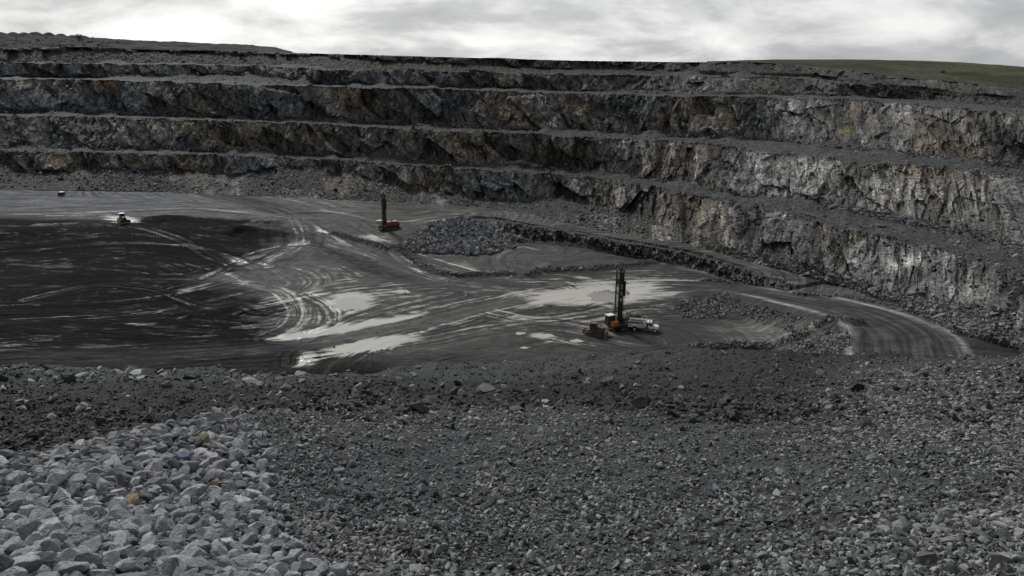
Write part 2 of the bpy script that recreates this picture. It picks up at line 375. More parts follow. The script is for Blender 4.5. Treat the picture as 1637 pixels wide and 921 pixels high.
# ------------------------------------------------------------------ pit floor
ZLO, ZUP = -72.6, -68.0
def hor(px): return 72.0 + (px - CX) * math.tan(ROLL)
ROAD_IN = [(960, 470, -72.6), (1060, 466, -72.1), (1140, 468, -71.5), (1200, 475, -70), (1262, 489, -68.2), (1320, 505, -66.6), (1362, 524, -65.4), (1384, 545, -64.6), (1372, 566, -64)]
ROAD_OUT = [(960, 452, -72.6), (1060, 449, -72.1), (1140, 452, -71.5), (1200, 456, -70), (1262, 463, -68.2), (1340, 474, -66.6), (1420, 492, -65.4), (1480, 513, -64.6), (1516, 541, -64)]
rin = [unproj(*p) for p in ROAD_IN]; rout = [unproj(*p) for p in ROAD_OUT]
last = 0.5 * (rin[-1] + rout[-1])
rcen = [0.5 * (a + b) for a, b in zip(rin, rout)] + [last + np.array([-12, -26, 0.5]), last + np.array([-34, -44, 1.0])]
rwid = [0.5 * np.hypot(*(a - b)[:2]) for a, b in zip(rin, rout)] + [11, 11]
rcs = smooth_pts(rcen, 5); rws = np.interp(np.linspace(0, len(rwid) - 1, len(rcs)), range(len(rwid)), rwid)

nc, nr = 1560, 430
fx_ = np.linspace(-330, 1960, nc)
frow = np.concatenate([np.linspace(286, 600, 360), np.linspace(602, 700, 70)])
PXg, ROWg = np.meshgrid(fx_, frow, indexing='ij')
F0 = unproj(PXg, ROWg + (PXg - CX) * math.tan(ROLL), -71.0)
X, Y = F0[..., 0], F0[..., 1]; RG = np.hypot(X, Y)
T_PX = [-400, 600, 660, 745, 790, 850, 930, 1000, 1060, 1110, 1180, 1262, 2000]
T_RW = [345, 345, 350, 352, 352, 362, 375, 388, 398, 408, 428, 460, 700]
B_PX = [-400, 560, 640, 700, 760, 830, 900, 1000, 1060, 1130, 1200, 1262, 2000]
B_RW = [440, 440, 425, 402, 386, 380, 388, 402, 415, 429, 446, 462, 702]
cols = np.linspace(-330, 1960, 600)
Rt = np.hypot(*np.moveaxis(unproj(cols, np.interp(cols, T_PX, T_RW), ZUP), -1, 0)[:2])
Rb = np.hypot(*np.moveaxis(unproj(cols, np.interp(cols, B_PX, B_RW), ZLO), -1, 0)[:2])
Rb = np.where(cols > 720, np.minimum(Rb, Rt - 1.6), Rb)
AZc = np.arctan2(ray(cols, np.full(cols.shape, 400.))[:, 0], ray(cols, np.full(cols.shape, 400.))[:, 1])
AZg = np.arctan2(X, Y)
RT = np.interp(AZg, AZc, Rt); RB = np.interp(AZg, AZc, Rb)
u = np.clip((RG - RB) / np.maximum(RT - RB, 0.5), 0, 1); u = u * u * (3 - 2 * u)
cl_ = np.interp(AZg, AZc, sst(735, 790, cols)); u = mix(u, np.clip((RG - RT - 3.4) / 1.2, 0, 1), cl_)
H = ZLO + (ZUP - ZLO) * u
# haul road and its embankment
dR, sR, aR, pR = polyline(X, Y, rcs)
zR = np.interp(pR, range(len(rcs)), [p[2] for p in rcs]); wR = np.interp(pR, range(len(rcs)), rws)
pxR = np.interp(pR, range(len(rcs)), [project(p[None])[0][0] for p in rcs])
outer = sR > 0                                           # left of travel: the wall side
over = dR - wR
wall_side = np.where(pxR > 1235, zR, zR - np.clip(over - 0.5, 0, None) * 0.8)
Hroad = np.where(over < 0, zR, np.where(outer, wall_side, zR - np.clip(over - 0.8, 0, None) * 0.50))
Hroad = np.where(pxR < 1000, -99, Hroad)
onroad = sst(1.0, -1.0, over) * sst(980, 1080, pxR)
H = np.where((pxR >= 1235) & (over > -1) & outer, Hroad, np.maximum(H * (1 - onroad) + onroad * Hroad, Hroad))
H = np.where((onroad > .5), zR, H)
H = np.maximum(H, -76)
P0 = np.stack([X, Y, H], -1)
PX, PY = [a.reshape(X.shape) for a in project(P0.reshape(-1, 3))]
jx = PX + 14 * (fbm(X * .12, Y * .12, 3, 5) - .5); jy = PY + 8 * (fbm(X * .12, Y * .12, 3, 9) - .5)
H = H + 0.9 * (fbm(X * .03, Y * .03, 3, 21) - .5) * (1 - onroad)
# blasted-rock heap, windrows and spoil humps
HEAP = [(648, 388), (690, 361), (745, 350), (800, 362), (832, 380), (815, 398), (765, 408), (700, 407), (655, 402)]
hp = inpoly(jx, jy, HEAP)
H = H + 2.2 * np.exp(-((PX - 735) / 70) ** 2 - ((PY - 372) / 22) ** 2)
def upl(pts, z): return [unproj(p[0], p[1], p[2] if len(p) > 2 else z) for p in smooth_pts(pts, 5)]
WIND = [  # photo polyline, ground level, half width m, height m
    ([(636, 402), (665, 416), (688, 433), (722, 441), (765, 441), (818, 439)], -72.6, 2.2, 1.2),
    ([(845, 441), (880, 434), (930, 432), (985, 427), (1040, 421)], -72.6, 2.4, 1.3),
    ([(535, 383), (575, 391), (640, 402)], -71.5, 2.0, 1.0),
    ([(1130, 440), (1180, 447), (1240, 462)], -70.5, 1.6, .9),
    ([(1262, 562, -72.3), (1296, 551, -72), (1330, 542, -70), (1366, 532, -67.5)], -71, 2.2, 1.5),
    ([(1270, 459), (1345, 470), (1425, 488), (1488, 510), (1524, 541)], -66, 1.1, .7),
    ([(810, 384), (900, 392), (1000, 405), (1060, 418), (1125, 431)], -72.6, 1.8, .9),
    ([(1115, 556), (1190, 555), (1260, 560)], -72.6, 2.5, 1.5),
]
windm = np.zeros(X.shape)
for pts, z, hw, hh in WIND:
    d_, _, _, _ = polyline(X, Y, upl(pts, z)); q = np.exp(-(d_ / hw) ** 2); windm = np.maximum(windm, q)
    H = H + hh * q * (0.7 + 0.6 * fbm(X * .25, Y * .25, 3, 31))
for (a, b, ra, rb, hh) in [(385, 372, 26, 6, 2.5), (375, 495, 30, 9, 1.8), (290, 505, 26, 7, 1.0), (880, 425, 14, 6, 1.4), (535, 432, 40, 9, 1.2), (265, 352, 40, 5, 1.4),
                           (1120, 482, 42, 12, 2.0), (690, 575, 60, 14, 1.5), (560, 590, 60, 10, 1.2), (20, 372, 120, 8, 1.5)]:
    H = H + hh * np.exp(-((jx - a) / ra) ** 2 - ((jy - b) / rb) ** 2)
# ---- ground paint: what lies where (mud, silty ground, dust), with painted sky glare, by plan position
FLOW = [  # photo polyline, level, half width m
    ([(-300, 605), (0, 577), (200, 569), (400, 556), (480, 551), (560, 539), (640, 522), (700, 511), (780, 492), (850, 476), (920, 465), (1000, 459), (1060, 458), (1140, 460)], -72.6, 9),
    ([(300, 312), (400, 338), (450, 352), (500, 378), (560, 403), (640, 425), (720, 449), (820, 458), (900, 460)], -72.5, 8),
    ([(632, 408), (660, 424), (690, 438), (730, 447)], -72.6, 4),
    ([(200, 480), (270, 470), (360, 445), (440, 420), (480, 398), (470, 368)], -73, 7),
    ([(-300, 352), (0, 347), (200, 339), (330, 337), (470, 350), (560, 352), (650, 357), (740, 345)], -68.5, 7),
    ([(395, 362), (440, 347), (510, 341), (570, 350), (600, 362)], -68.5, 4),
    ([(815, 441), (792, 425), (795, 406), (832, 393), (862, 398)], -72.6, 3.2),
    ([(380, 505), (480, 478), (540, 468), (650, 455), (740, 450)], -72.6, 6),
    ([(500, 545), (560, 512), (640, 490), (720, 470)], -72.6, 5),
    ([(462, 582), (468, 566), (500, 552), (560, 545)], -72.6, 3),
    ([(-300, 420), (0, 415), (180, 402), (330, 412), (440, 455)], -73, 9),
    ([(-300, 520), (0, 505), (160, 498), (300, 480), (380, 462)], -72.6, 8),
    ([(640, 560), (720, 545), (800, 530), (880, 520), (960, 532), (1030, 545)], -72.6, 7),
    ([(780, 500), (860, 515), (940, 505), (1000, 490), (1060, 487)], -72.6, 6),
    ([(520, 620), (560, 575), (610, 545), (660, 530)], -72.6, 4),
    ([(60, 372), (180, 368), (280, 385), (350, 412), (430, 420)], -71, 3), ([(40, 478), (150, 455), (250, 462), (330, 490), (420, 500)], -72.6, 3), ([(390, 452), (445, 462), (480, 492), (470, 522), (430, 540)], -72.6, 3), ([(330, 440), (410, 408), (500, 398), (590, 412)], -71.8, 3), ([(490, 470), (525, 490), (530, 515), (500, 530)], -72.6, 3),
]
fl_d = np.full(X.shape, 1e9); fl_lat = Y * 0.8 + X * .12 + 5 * fbm(X * .02, Y * .02, 2, 77); fl_arc = X.copy(); fl_m = np.zeros(X.shape)
rut = np.zeros(X.shape); trk = np.zeros(X.shape); grng = np.random.default_rng(77)
for k_, (pts, z, hw) in enumerate(FLOW):
    d_, s_, a_, p_ = polyline(X, Y, upl(pts, z)); lat = d_ * s_ + 37 * k_ + 1.5 * fbm(a_ * .05, d_ * .1, 2, 91 + k_)
    m = np.exp(-(d_ / (hw * 1.3)) ** 4); pick = (m > fl_m)
    fl_lat = np.where(pick, lat, fl_lat); fl_arc = np.where(pick, a_ + 200 * k_, fl_arc); fl_m = np.maximum(m, fl_m)
    for q_ in range(int(5 + hw)):                                    # bundles of wheel ruts, some filled with pale silty mud, some dark
        o_ = grng.normal(0, hw * .5); wl = mix(.38, .8, sst(190, 320, RG[d_ < hw * 2.2])) * grng.uniform(.7, 1.3); amp = grng.choice([-1, -1, -.7, .6, .9, 1.0])
        if q_ == 0: kk = d_ < hw * 2.2; dk, sk, ak = d_[kk], s_[kk], a_[kk]
        wob = .9 * (fbm(ak * .03 + q_ * 9, dk * 0 + k_, 2, 171) - .5); on_ = sst(.42, .6, fbm(ak * .022 + q_ * 31, dk * 0 + k_ * 3, 2, 175))
        trk[kk] += amp * on_ * np.exp(-((dk * sk - o_ - wob * 2) / wl) ** 2)
    if k_ in (2, 6, 9) or k_ >= 15:                                          # clear wheel tracks
        for o_ in (-1.6, -.9, 0.9, 1.6): rut = np.maximum(rut, np.exp(-((d_ * s_ - o_ + .4 * (fbm(a_ * .1, d_ * 0, 2, 5) - .5)) / .26) ** 2))
streak = 0.6 * fbm(fl_lat * .36, fl_arc * .022, 3, 41) + 0.4 * fbm(fl_lat * .95, fl_arc * .06, 2, 43)
fine = .5 * fbm(fl_lat * 1.7, fl_arc * .10, 3, 143) + .5 * fbm(X * .22 + .6 * Y, Y * .9 + .25 * X, 4, 147)
nr_ = sst(330, 215, RG); streak = mix(streak, .55 * streak + .45 * fine, nr_)
warp_ = fbm(X * .05, Y * .12, 3, 151); streak = .72 * streak + .28 * fbm(X * .06 + 3 * warp_, Y * .45 + 2 * warp_, 4, 153)
fineN = fbm(X * .12 + .25 * Y + 4 * warp_, Y * 1.05 + .12 * X, 3, 157); fineF = fbm(X * .06 + .1 * Y, Y * .40 + .03 * X, 3, 159)
fine2 = np.clip((mix(fineN, fineF, sst(215, 270, RG)) - .5) * 3 + .5, 0, 1)
trk = np.clip(trk, -1, 1)
streak = np.clip((.80 * streak + .20 * fine2 - .5) * 2.2 + .5, 0, 1)
rs_ = fbm(dR * sR * .55 + 300, aR * .012, 3, 173); streak = mix(streak, np.clip((rs_ - .5) * 3 + .5, 0, 1), onroad)
grain = fbm(X * .5, Y * .5, 4, 45)
def ell(cx, cy, rx, ry, ang=0, p=2):
    c, s = math.cos(R(ang)), math.sin(R(ang)); dx = jx - cx; dy = jy - cy
    return np.exp(-(np.hypot((dx * c + dy * s) / rx, (-dx * s + dy * c) / ry)) ** p)
SILT_GLARE = [(575, 382, 75, 12, 0, .62), (520, 372, 40, 7, 15, .6), (480, 370, 25, 5, 10, .5), (690, 358, 60, 6, 0, .55), (560, 484, 48, 20, 0, .95), (500, 468, 60, 10, -5, .62), (525, 533, 115, 12, -11, 1.4), (620, 515, 65, 8, -13, 1.2), (440, 545, 90, 4, -8, .8),  # pale silty patches, brightened by painted-in glare of the sky
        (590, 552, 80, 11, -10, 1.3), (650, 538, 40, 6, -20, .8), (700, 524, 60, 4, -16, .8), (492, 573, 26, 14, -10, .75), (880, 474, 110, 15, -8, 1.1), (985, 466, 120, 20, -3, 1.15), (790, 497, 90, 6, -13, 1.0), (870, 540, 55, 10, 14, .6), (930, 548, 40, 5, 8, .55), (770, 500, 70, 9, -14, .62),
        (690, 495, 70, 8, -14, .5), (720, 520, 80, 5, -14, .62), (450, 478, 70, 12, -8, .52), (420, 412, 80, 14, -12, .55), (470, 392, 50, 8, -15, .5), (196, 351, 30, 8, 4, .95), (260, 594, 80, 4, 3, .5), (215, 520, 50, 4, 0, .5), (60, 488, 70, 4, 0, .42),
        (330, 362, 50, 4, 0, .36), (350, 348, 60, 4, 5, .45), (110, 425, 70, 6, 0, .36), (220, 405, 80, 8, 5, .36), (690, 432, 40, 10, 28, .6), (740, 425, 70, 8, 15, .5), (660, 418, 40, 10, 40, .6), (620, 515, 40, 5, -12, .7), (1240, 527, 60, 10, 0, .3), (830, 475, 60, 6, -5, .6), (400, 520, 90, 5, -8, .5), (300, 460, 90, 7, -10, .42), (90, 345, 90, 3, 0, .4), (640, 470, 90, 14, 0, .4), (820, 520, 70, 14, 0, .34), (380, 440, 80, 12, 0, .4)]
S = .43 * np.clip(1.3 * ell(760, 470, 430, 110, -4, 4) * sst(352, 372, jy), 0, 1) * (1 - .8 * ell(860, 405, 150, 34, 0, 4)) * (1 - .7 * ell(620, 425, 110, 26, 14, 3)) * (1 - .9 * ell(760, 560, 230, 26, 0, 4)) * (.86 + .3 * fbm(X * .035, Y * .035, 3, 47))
S = np.maximum(S, (.10 + .34 * fbm(X * .02, Y * .045, 3, 167)) * sst(350, 362, jy) * sst(480, 300, PX))  # sparse pale streaks painted as glints over the dark left mud
for cx, cy, rx, ry, an, st in SILT_GLARE: S = np.maximum(S, st * ell(cx, cy, rx * 1.15, ry * 1.15, an, 2))
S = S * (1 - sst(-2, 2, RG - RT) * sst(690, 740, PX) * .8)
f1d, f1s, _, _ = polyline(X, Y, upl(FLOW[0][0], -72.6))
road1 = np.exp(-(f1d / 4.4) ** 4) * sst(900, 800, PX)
silt_glare = sst(.40, .66, S * (1 - .75 * road1) + .44 * (streak - .5) + .30 * (grain - .5) + .16 * (fine2 - .5) + .20 * trk * (S > .12))
silt_glare = np.maximum(silt_glare, .55 * rut * sst(.35, .6, fbm(X * .1, Y * .1, 2, 3)))
lum = np.full(X.shape, .0145)
lum = mix(lum, .085, sst(-4, 10, RG - RT) * sst(347, 339, jy) * sst(700, 560, PX)); lum = mix(lum, .062, sst(-4, 8, RG - RT) * sst(560, 700, PX))
bnd = np.interp(PY, [345, 352, 380, 420, 460, 500, 540, 580, 640], [250, 400, 490, 360, 360, 460, 470, 590, 620])
blk = sst(-45, 45, bnd - PX + 240 * (fbm(X * .025, Y * .09, 5, 163, .62) - .5) + 60 * (streak - .5)) * sst(343, 354, PY + 22 * (fbm(X * .03, Y * .05, 3, 165) - .5))
blk = np.maximum(blk, np.clip(1.3 * (ell(430, 500, 60, 12, -5, 3) + ell(560, 602, 110, 14, 0, 3) + ell(520, 585, 60, 9, 0, 3) + ell(590, 428, 80, 12, 16, 3) * .6 + ell(470, 376, 90, 8, 20, 3) * .6) * (grain + .3), 0, 1))
lum = mix(lum, .0065, blk * .95)
lum = mix(lum, .013, np.clip(ell(300, 580, 420, 26, 0, 3), 0, 1)); lum = mix(lum, .034, .8 * ell(860, 405, 140, 30, 0, 3)); lum = mix(lum, .030, np.clip(ell(560, 440, 200, 40, 0, 3), 0, 1) * .5)
lum = mix(lum, .022, ell(760, 560, 260, 40, 0, 3)); lum = mix(lum, .085, np.clip(ell(1235, 533, 90, 22, 5, 3), 0, 1))
lum = mix(lum, .05, windm); lum = mix(lum, .05, hp * 1.0)
f2d, f2s, _, _ = polyline(X, Y, upl(FLOW[1][0], -72.5)); lum = mix(lum, .022, .75 * np.exp(-(f2d / 8) ** 4)); lum = lum * (0.7 + .6 * streak) * np.clip(1 + .9 * trk, .25, 2.2) + .022 * np.clip(trk, 0, 1) * (1 - blk * .8)
lum = mix(lum, mix(.024, .05, sst(150, 600, PX)) + .02 * (streak - .5), road1 * .8 * sst(-250, 150, PX)); lum = lum + .022 * rut
edge = np.exp(-((over + 1.2) / 1.3) ** 2) * (onroad > .2)
lum = mix(lum, .040 + .012 * (streak - .5), onroad); lum = mix(lum, .19, edge * .9 * sst(.2, .6, grain + .25) * sst(1150, 1260, pxR))
stripe, _, _, _ = polyline(X, Y, upl([(1090, 409), (1150, 420), (1200, 434), (1262, 452)], -68)); lum = mix(lum, .14, .7 * np.exp(-(stripe / 1.6) ** 2))
warm = np.array([1.04, 1.0, .93]); cool = np.array([.97, 1.0, 1.06])
wt = sst(250, 700, PX)[..., None] * (1 - (hp | (windm > .4))[..., None]) * (1 - .6 * onroad[..., None])
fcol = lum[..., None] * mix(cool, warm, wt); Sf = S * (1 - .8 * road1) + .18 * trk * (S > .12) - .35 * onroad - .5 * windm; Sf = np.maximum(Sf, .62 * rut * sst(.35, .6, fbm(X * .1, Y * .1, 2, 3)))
latA = mix(fl_lat, dR * sR + 900, (onroad > .5)); runA = mix(fl_arc, aR, (onroad > .5))
wet = .62 + .2 * grain; wet = mix(wet, .8, onroad); wet = mix(wet, .85, sst(0, 8, RG - RT)); wet = mix(wet, .9, windm)
wet = mix(wet, .8, blk)
sheen = .28 + 0 * S; sheen = mix(sheen, .02, blk * (1 - silt_glare)); sheen = mix(sheen, .15, np.maximum(onroad, sst(0, 8, RG - RT))); sheen = mix(sheen, .1, windm); sheen = mix(sheen, .06, ell(300, 580, 420, 26, 0, 3) * (1 - silt_glare))
H = H + (-.22 * streak + .14 - .14 * np.clip(-trk, 0, 1)) * (1 - silt_glare * .7) * (1 - .6 * onroad) - .12 * rut + .22 * (fbm(X * .35, Y * .35, 3, 61) - .5) * (1 - silt_glare) * (1 - onroad)
# shallow hollows that hold the water
POOLS = [(560, 485, 27, 11, M_WATER, 1), (893, 453, 17, 4, M_WATER2, 2), (970, 472, 34, 9, M_WATER2, 3), (868, 537, 17, 3.2, M_WATER, 4), (921, 545, 12, 2.4, M_WATER, 5), (640, 466, 16, 3, M_WATER, 6), (838, 556, 7, 2, M_WATER, 7), (832, 533, 8, 2, M_WATER, 8), (506, 572, 9, 6, M_WATER, 9)]
for cx, cy, rx, ry, m_, s_ in POOLS:
    q = np.clip(np.exp(-(np.hypot((PX - cx) / (rx * 1.25), (PY - cy) / (ry * 1.25))) ** 4) * 1.3, 0, 1); zc = unproj(cx, cy, -72.6)[2]
    sel = q > .6; H = mix(H, (np.median(H[sel]) if sel.any() else zc), q)
PF = np.stack([X, Y, H], -1)
structure('pit_floor', grid_mesh('pit_floor', PF, M_FLOOR, False, fcol, {'wet': wet, 'sheen': sheen, 'silt_glare': Sf, 'lat': latA, 'run': runA}), 'dark wet mud floor of the quarry pit with pale silty patches, painted sky glare and wheel tracks')
fpx, fpy = cellpx(PF)
def floor_z(x, y):
    az = math.atan2(x, y); i = np.argmin(np.abs(AZg[:, 100] - az)); j = np.argmin(np.abs(RG[i] - math.hypot(x, y))); return float(H[i, j])
def on_floor(px, py):
    z = -72.0
    for _ in range(6):
        p = unproj(px, py, z); z = floor_z(p[0], p[1])
    return Vector(unproj(px, py, z))
for cx, cy, rx, ry, m_, s_ in POOLS:
    c = on_floor(cx, cy); n = 120; ring = []
    for k_ in range(n):
        a = 2 * math.pi * k_ / n
        w_ = .35 + 1.25 * float(fbm(np.array([math.cos(a) * 1.9 + s_ * 9]), np.array([math.sin(a) * 1.9]), 5, 3, .62)[0])
        ring.append(unproj(cx + rx * w_ * math.cos(a), cy + ry * w_ * math.sin(a), c.z + .03))
    V = [[c.x, c.y, c.z + .03]] + [list(q) for q in ring]
    F = [[0, 1 + k_, 1 + (k_ + 1) % n] for k_ in range(n)]
    structure('puddle', raw_mesh('puddle', np.array(V), np.array(F), m_, True, n=3))

# ------------------------------------------------------------------ benched quarry walls
def line(xs, ys, cols_, s=9): return gsm(np.interp(cols_, xs, ys), s)
nw = 1650
wx = np.linspace(-300, 1930, nw)
def cfit(pts): return line([p[0] for p in pts], [p[1] for p in pts], wx)
toe0 = cfit([(-300, 300), (0, 303), (250, 306), (500, 318), (640, 325), (761, 333), (835, 340), (872, 348), (935, 362), (1020, 380), (1094, 391), (1150, 406), (1200, 419), (1276, 439), (1350, 452), (1409, 477), (1483, 504), (1557, 533), (1601, 545), (1637, 562), (1930, 740)])
ztoe = line([-300, 1180, 1262, 1350, 1450, 1600, 1930], [-68, -68, -68, -66.8, -65, -63, -62], wx)
b3c = cfit([(-300, 236), (0, 242), (430, 250), (700, 267), (900, 280), (1000, 291), (1077, 308), (1169, 323), (1262, 341), (1335, 362), (1409, 381), (1446, 386), (1501, 394), (1557, 415), (1612, 432), (1637, 456), (1930, 640)])
b3t = cfit([(-300, 232), (0, 238), (430, 245), (700, 261), (900, 272), (1000, 282), (1077, 294), (1169, 311), (1254, 325), (1335, 338), (1391, 346), (1446, 358), (1501, 370), (1557, 384), (1612, 399), (1637, 407), (1930, 520)])
b2c = cfit([(-300, 182), (0, 185), (190, 188), (500, 198), (700, 209), (900, 218), (1077, 226), (1150, 232), (1214, 240), (1282, 248), (1344, 253), (1385, 259), (1470, 266), (1573, 274), (1637, 285), (1930, 345)])
b2t = cfit([(-300, 178), (0, 181), (190, 184), (500, 193), (700, 203), (900, 211), (1077, 219), (1248, 226), (1316, 236), (1419, 246), (1504, 257), (1637, 270), (1930, 315)])
b1c = cfit([(-300, 122), (0, 126), (270, 131), (480, 138), (560, 140), (880, 148), (1077, 154), (1241, 156), (1368, 159), (1419, 163), (1504, 170), (1556, 175), (1637, 183), (1930, 215)])
b1t = cfit([(-300, 120), (0, 123), (270, 128), (480, 135), (560, 137), (880, 144.5), (1077, 151), (1231, 152), (1299, 154), (1385, 156), (1504, 160), (1637, 172), (1930, 205)])
b0c = cfit([(-300, 99), (0, 102), (205, 102.5), (410, 105), (560, 113), (745, 117), (916, 119), (1100, 121), (1250, 124), (1300, 127), (1385, 139), (1440, 150), (1504, 156), (1637, 165), (1930, 198)])
b0t = b0c - np.interp(wx, [0, 1250, 1385, 1930], [1.6, 1.8, 3.5, 4])
rim = cfit([(-300, 76), (0, 77), (140, 75), (222, 79), (342, 81), (468, 84.5), (540, 86.5), (700, 91), (780, 93), (916, 97), (1100, 99.5), (1200, 99.5), (1250, 102), (1350, 112), (1420, 121), (1500, 128), (1637, 143), (1930, 172)])
zb0 = line([-300, 1250, 1400, 1520, 1930], [-14.2, -14.2, -17, -20.2, -20.5], wx)
LV = [(toe0, ztoe), (b3c, -55.0), (b3t, -55.0), (b2c, -40.0), (b2t, -40.0), (b1c, -22.4), (b1t, -22.4), (b0c, zb0), (b0t, zb0)]
gaps = [0, 5, 3.0, 5.5, 3.0, 6.0, 3.0, 4.0, 2.0]
plan = []; prevR = None
for (row, z), g_ in zip(LV, gaps):
    p = unproj(wx, row, np.zeros(nw) + z); Rr = np.hypot(p[:, 0], p[:, 1])
    if prevR is not None: Rr = np.maximum(Rr, prevR + g_)
    Rr = gsm(Rr, 6); az = np.arctan2(p[:, 0], p[:, 1]); prevR = Rr
    plan.append(np.stack([Rr * np.sin(az), Rr * np.cos(az), np.zeros(nw) + z], -1))
Rr = prevR + 14; d = ray(wx, rim); t = Rr / np.hypot(d[:, 0], d[:, 1]); plan.append(d * t[:, None])   # rim
tail = []
for dd, dz in ((6, -.3), (20, -1.5), (80, -8), (300, -40), (1500, -200)):
    q = plan[-1].copy(); s_ = (Rr + dd) / Rr; q[:, :2] *= s_[:, None]; q[:, 2] += dz; tail.append(q)
mid = plan[3]; tg = np.gradient(mid[:, :2], axis=0); tg = np.stack([gsm(tg[:, 0], 12), gsm(tg[:, 1], 12)], -1); tg /= np.linalg.norm(tg, axis=1)[:, None]
nrm = np.stack([tg[:, 1], -tg[:, 0]], -1)                                 # towards the pit
nrm *= np.sign(-(nrm * mid[:, :2]).sum(1))[:, None]
arc = np.concatenate([[0], np.cumsum(np.hypot(*np.diff(mid[:, :2], axis=0).T))])
rowsD = []; rowsP, rowsR, rowsT, rowsL = [], [], [], []       # points, rockiness, talus, level id
def face(A, B, n, lvl, tmin, tmax, tamp):
    Wd = np.hypot(*(B - A)[:, :2].T); Hh = (B - A)[:, 2]
    tau = np.clip((Wd / np.maximum(Hh, 1) - .45) * .22, tmin, tmax)
    tau = np.clip(tau + tamp * (fbm(arc * .045, arc * 0 + lvl * 7, 4, 300 + lvl) - .5) * 2, .04, .92)
    tau = tau * (1 - .6 * sst(430, 950, wx)); a = np.clip(1 - (1 - tau) * Hh * (.9 + 3 * sst(950, 1250, wx) + .5 * (lvl in (1, 2))) / np.maximum(Wd, .5), np.minimum(.08, tau * .7), .9)
    for k_ in range(n):
        t_ = k_ / n; below = t_ < tau
        h = np.where(below, t_ / tau * a, a + (1 - a) * (t_ - tau) / (1 - tau))
        p = A + (B - A) * h[:, None]; p[:, 2] = A[:, 2] + Hh * t_
        rowsP.append(p); rock = sst(-.05, .12, t_ - tau); rowsD.append(rock); rock = rock * (1 - .5 * sst(.93, 1.0, np.zeros(nw) + t_)); rowsR.append(rock); rowsT.append(1 - rock); rowsL.append(lvl)
def berm(A, B, n, lvl):
    for k_ in range(n):
        t_ = k_ / n; p = A + (B - A) * t_; p[:, 2] += .7 * math.exp(-((t_ - .12) / .1) ** 2) * (.4 + fbm(arc * .2, arc * 0, 2, lvl)); p[:, 2] += 3.2 * t_ ** 2 * np.clip(fbm(arc * .07, arc * 0 + lvl * 3 + 40, 3, 77) - .46, 0, 1) * 3; rowsP.append(p)
        rowsR.append(np.zeros(nw) + (.18 if t_ < .1 else 0)); rowsD.append(np.zeros(nw) + math.exp(-(t_ / .4) ** 2)); rowsT.append(np.zeros(nw)); rowsL.append(10 + lvl)
A0 = plan[0].copy(); A0[:, 2] -= 1.2
rowsP.append(A0); rowsD.append(np.zeros(nw)); rowsR.append(np.zeros(nw)); rowsT.append(np.ones(nw)); rowsL.append(0)
face(plan[0], plan[1], 56, 0, .22, .45, .42); berm(plan[1], plan[2], 9, 0)
face(plan[2], plan[3], 46, 1, .03, .14, .11); berm(plan[3], plan[4], 7, 1)
face(plan[4], plan[5], 50, 2, .03, .14, .11); berm(plan[5], plan[6], 5, 2)
face(plan[6], plan[7], 24, 3, .12, .35, .3); berm(plan[7], plan[8], 4, 3)
face(plan[8], plan[9], 16, 4, .75, .9, .1)
rowsP.append(plan[9]); rowsD.append(np.zeros(nw)); rowsR.append(np.zeros(nw)); rowsT.append(np.ones(nw)); rowsL.append(4)
for q in tail: rowsP.append(q); rowsD.append(np.zeros(nw)); rowsR.append(np.zeros(nw)); rowsT.append(np.ones(nw)); rowsL.append(5)
PW = np.stack(rowsP, 1); RK = np.stack(rowsR, 1); RD = np.stack(rowsD, 1); TL = np.stack(rowsT, 1); LVL = np.array(rowsL)[None, :] + np.zeros((nw, 1))
WPX, WPY = [a.reshape(RK.shape) for a in project(PW.reshape(-1, 3))]
Sg = arc[:, None] + 0 * RK; Zg = PW[..., 2]
LVM = np.where(LVL >= 10, LVL - 10, LVL); Sw = Sg + 60 * LVM + 3.0 * (fbm(Sg * .08, Zg * .12, 3, 401) - .5); Zs = Zg + .35 * Sg * (1 - sst(900, 1300, WPX)) * .6
o1, e1, i1 = facets(Sw + .45 * Zg, Zs, 13, 14, 501, 1.25)
o2, e2, i2 = facets(Sw + .25 * Zg + 2 * o1, Zs, 4.6, 7.0, 511, 1.2)
o3, e3, i3 = facets(Sw - .2 * Zg, Zg, 1.7, 2.8, 521, .9)
o4, e4, i4 = facets(Sw, Zg, .8, 1.2, 531, .8)
joint = .6 * fbm(Sw * .55 + .12 * Zg, Zg * .07, 3, 541) + .4 * (1 - 2 * np.abs(fbm(Sw * .9 + .2 * Zg, Zg * .10, 2, 543) - .5)) - .6                     # steep joints, strongest on the pale right-hand wall
right = sst(820, 1250, WPX)
big = (fbm(Sg * .022, LVM * 9.3, 3, 551) - .5)
ridge = 1 - 2 * np.abs(fbm(Sw * .22 + .1 * Zg, Zs * .16, 4, 547) - .5) * 2
outc = sst(.50, .62, fbm(Sg * .05 + 7, Zg * .16, 4, 605)) * (LVL == 0) * .55; RK = np.maximum(RK, outc); RD = np.maximum(RD, outc)
disp = RD * (3.4 * o1 + 1.5 * o2 + (.5 + .4 * right) * o3 + (.28 + .12 * right) * o4 + (1.4 + 2.4 * right) * joint + 1.0 * (ridge - .5) + 2.8 * big - .5 * np.exp(-(e1 / .03) ** 2))
rub = fbm(Sg * .8, Zg * .8 + LVL, 4, 561) - .5; rub2 = fbm(Sg * .25, Zg * .2 + LVL * 3, 3, 565) - .5
RK = RK * np.where(LVL == 4, .25, 1) * np.where(LVL == 3, 1 - .8 * sst(1120, 1260, WPX), 1)
disp = disp + (1 - RK) * (1.5 * rub + 1.2 * rub2) * np.where(LVL >= 5, .35, 1) * np.where(LVL == 5, .3, 1)
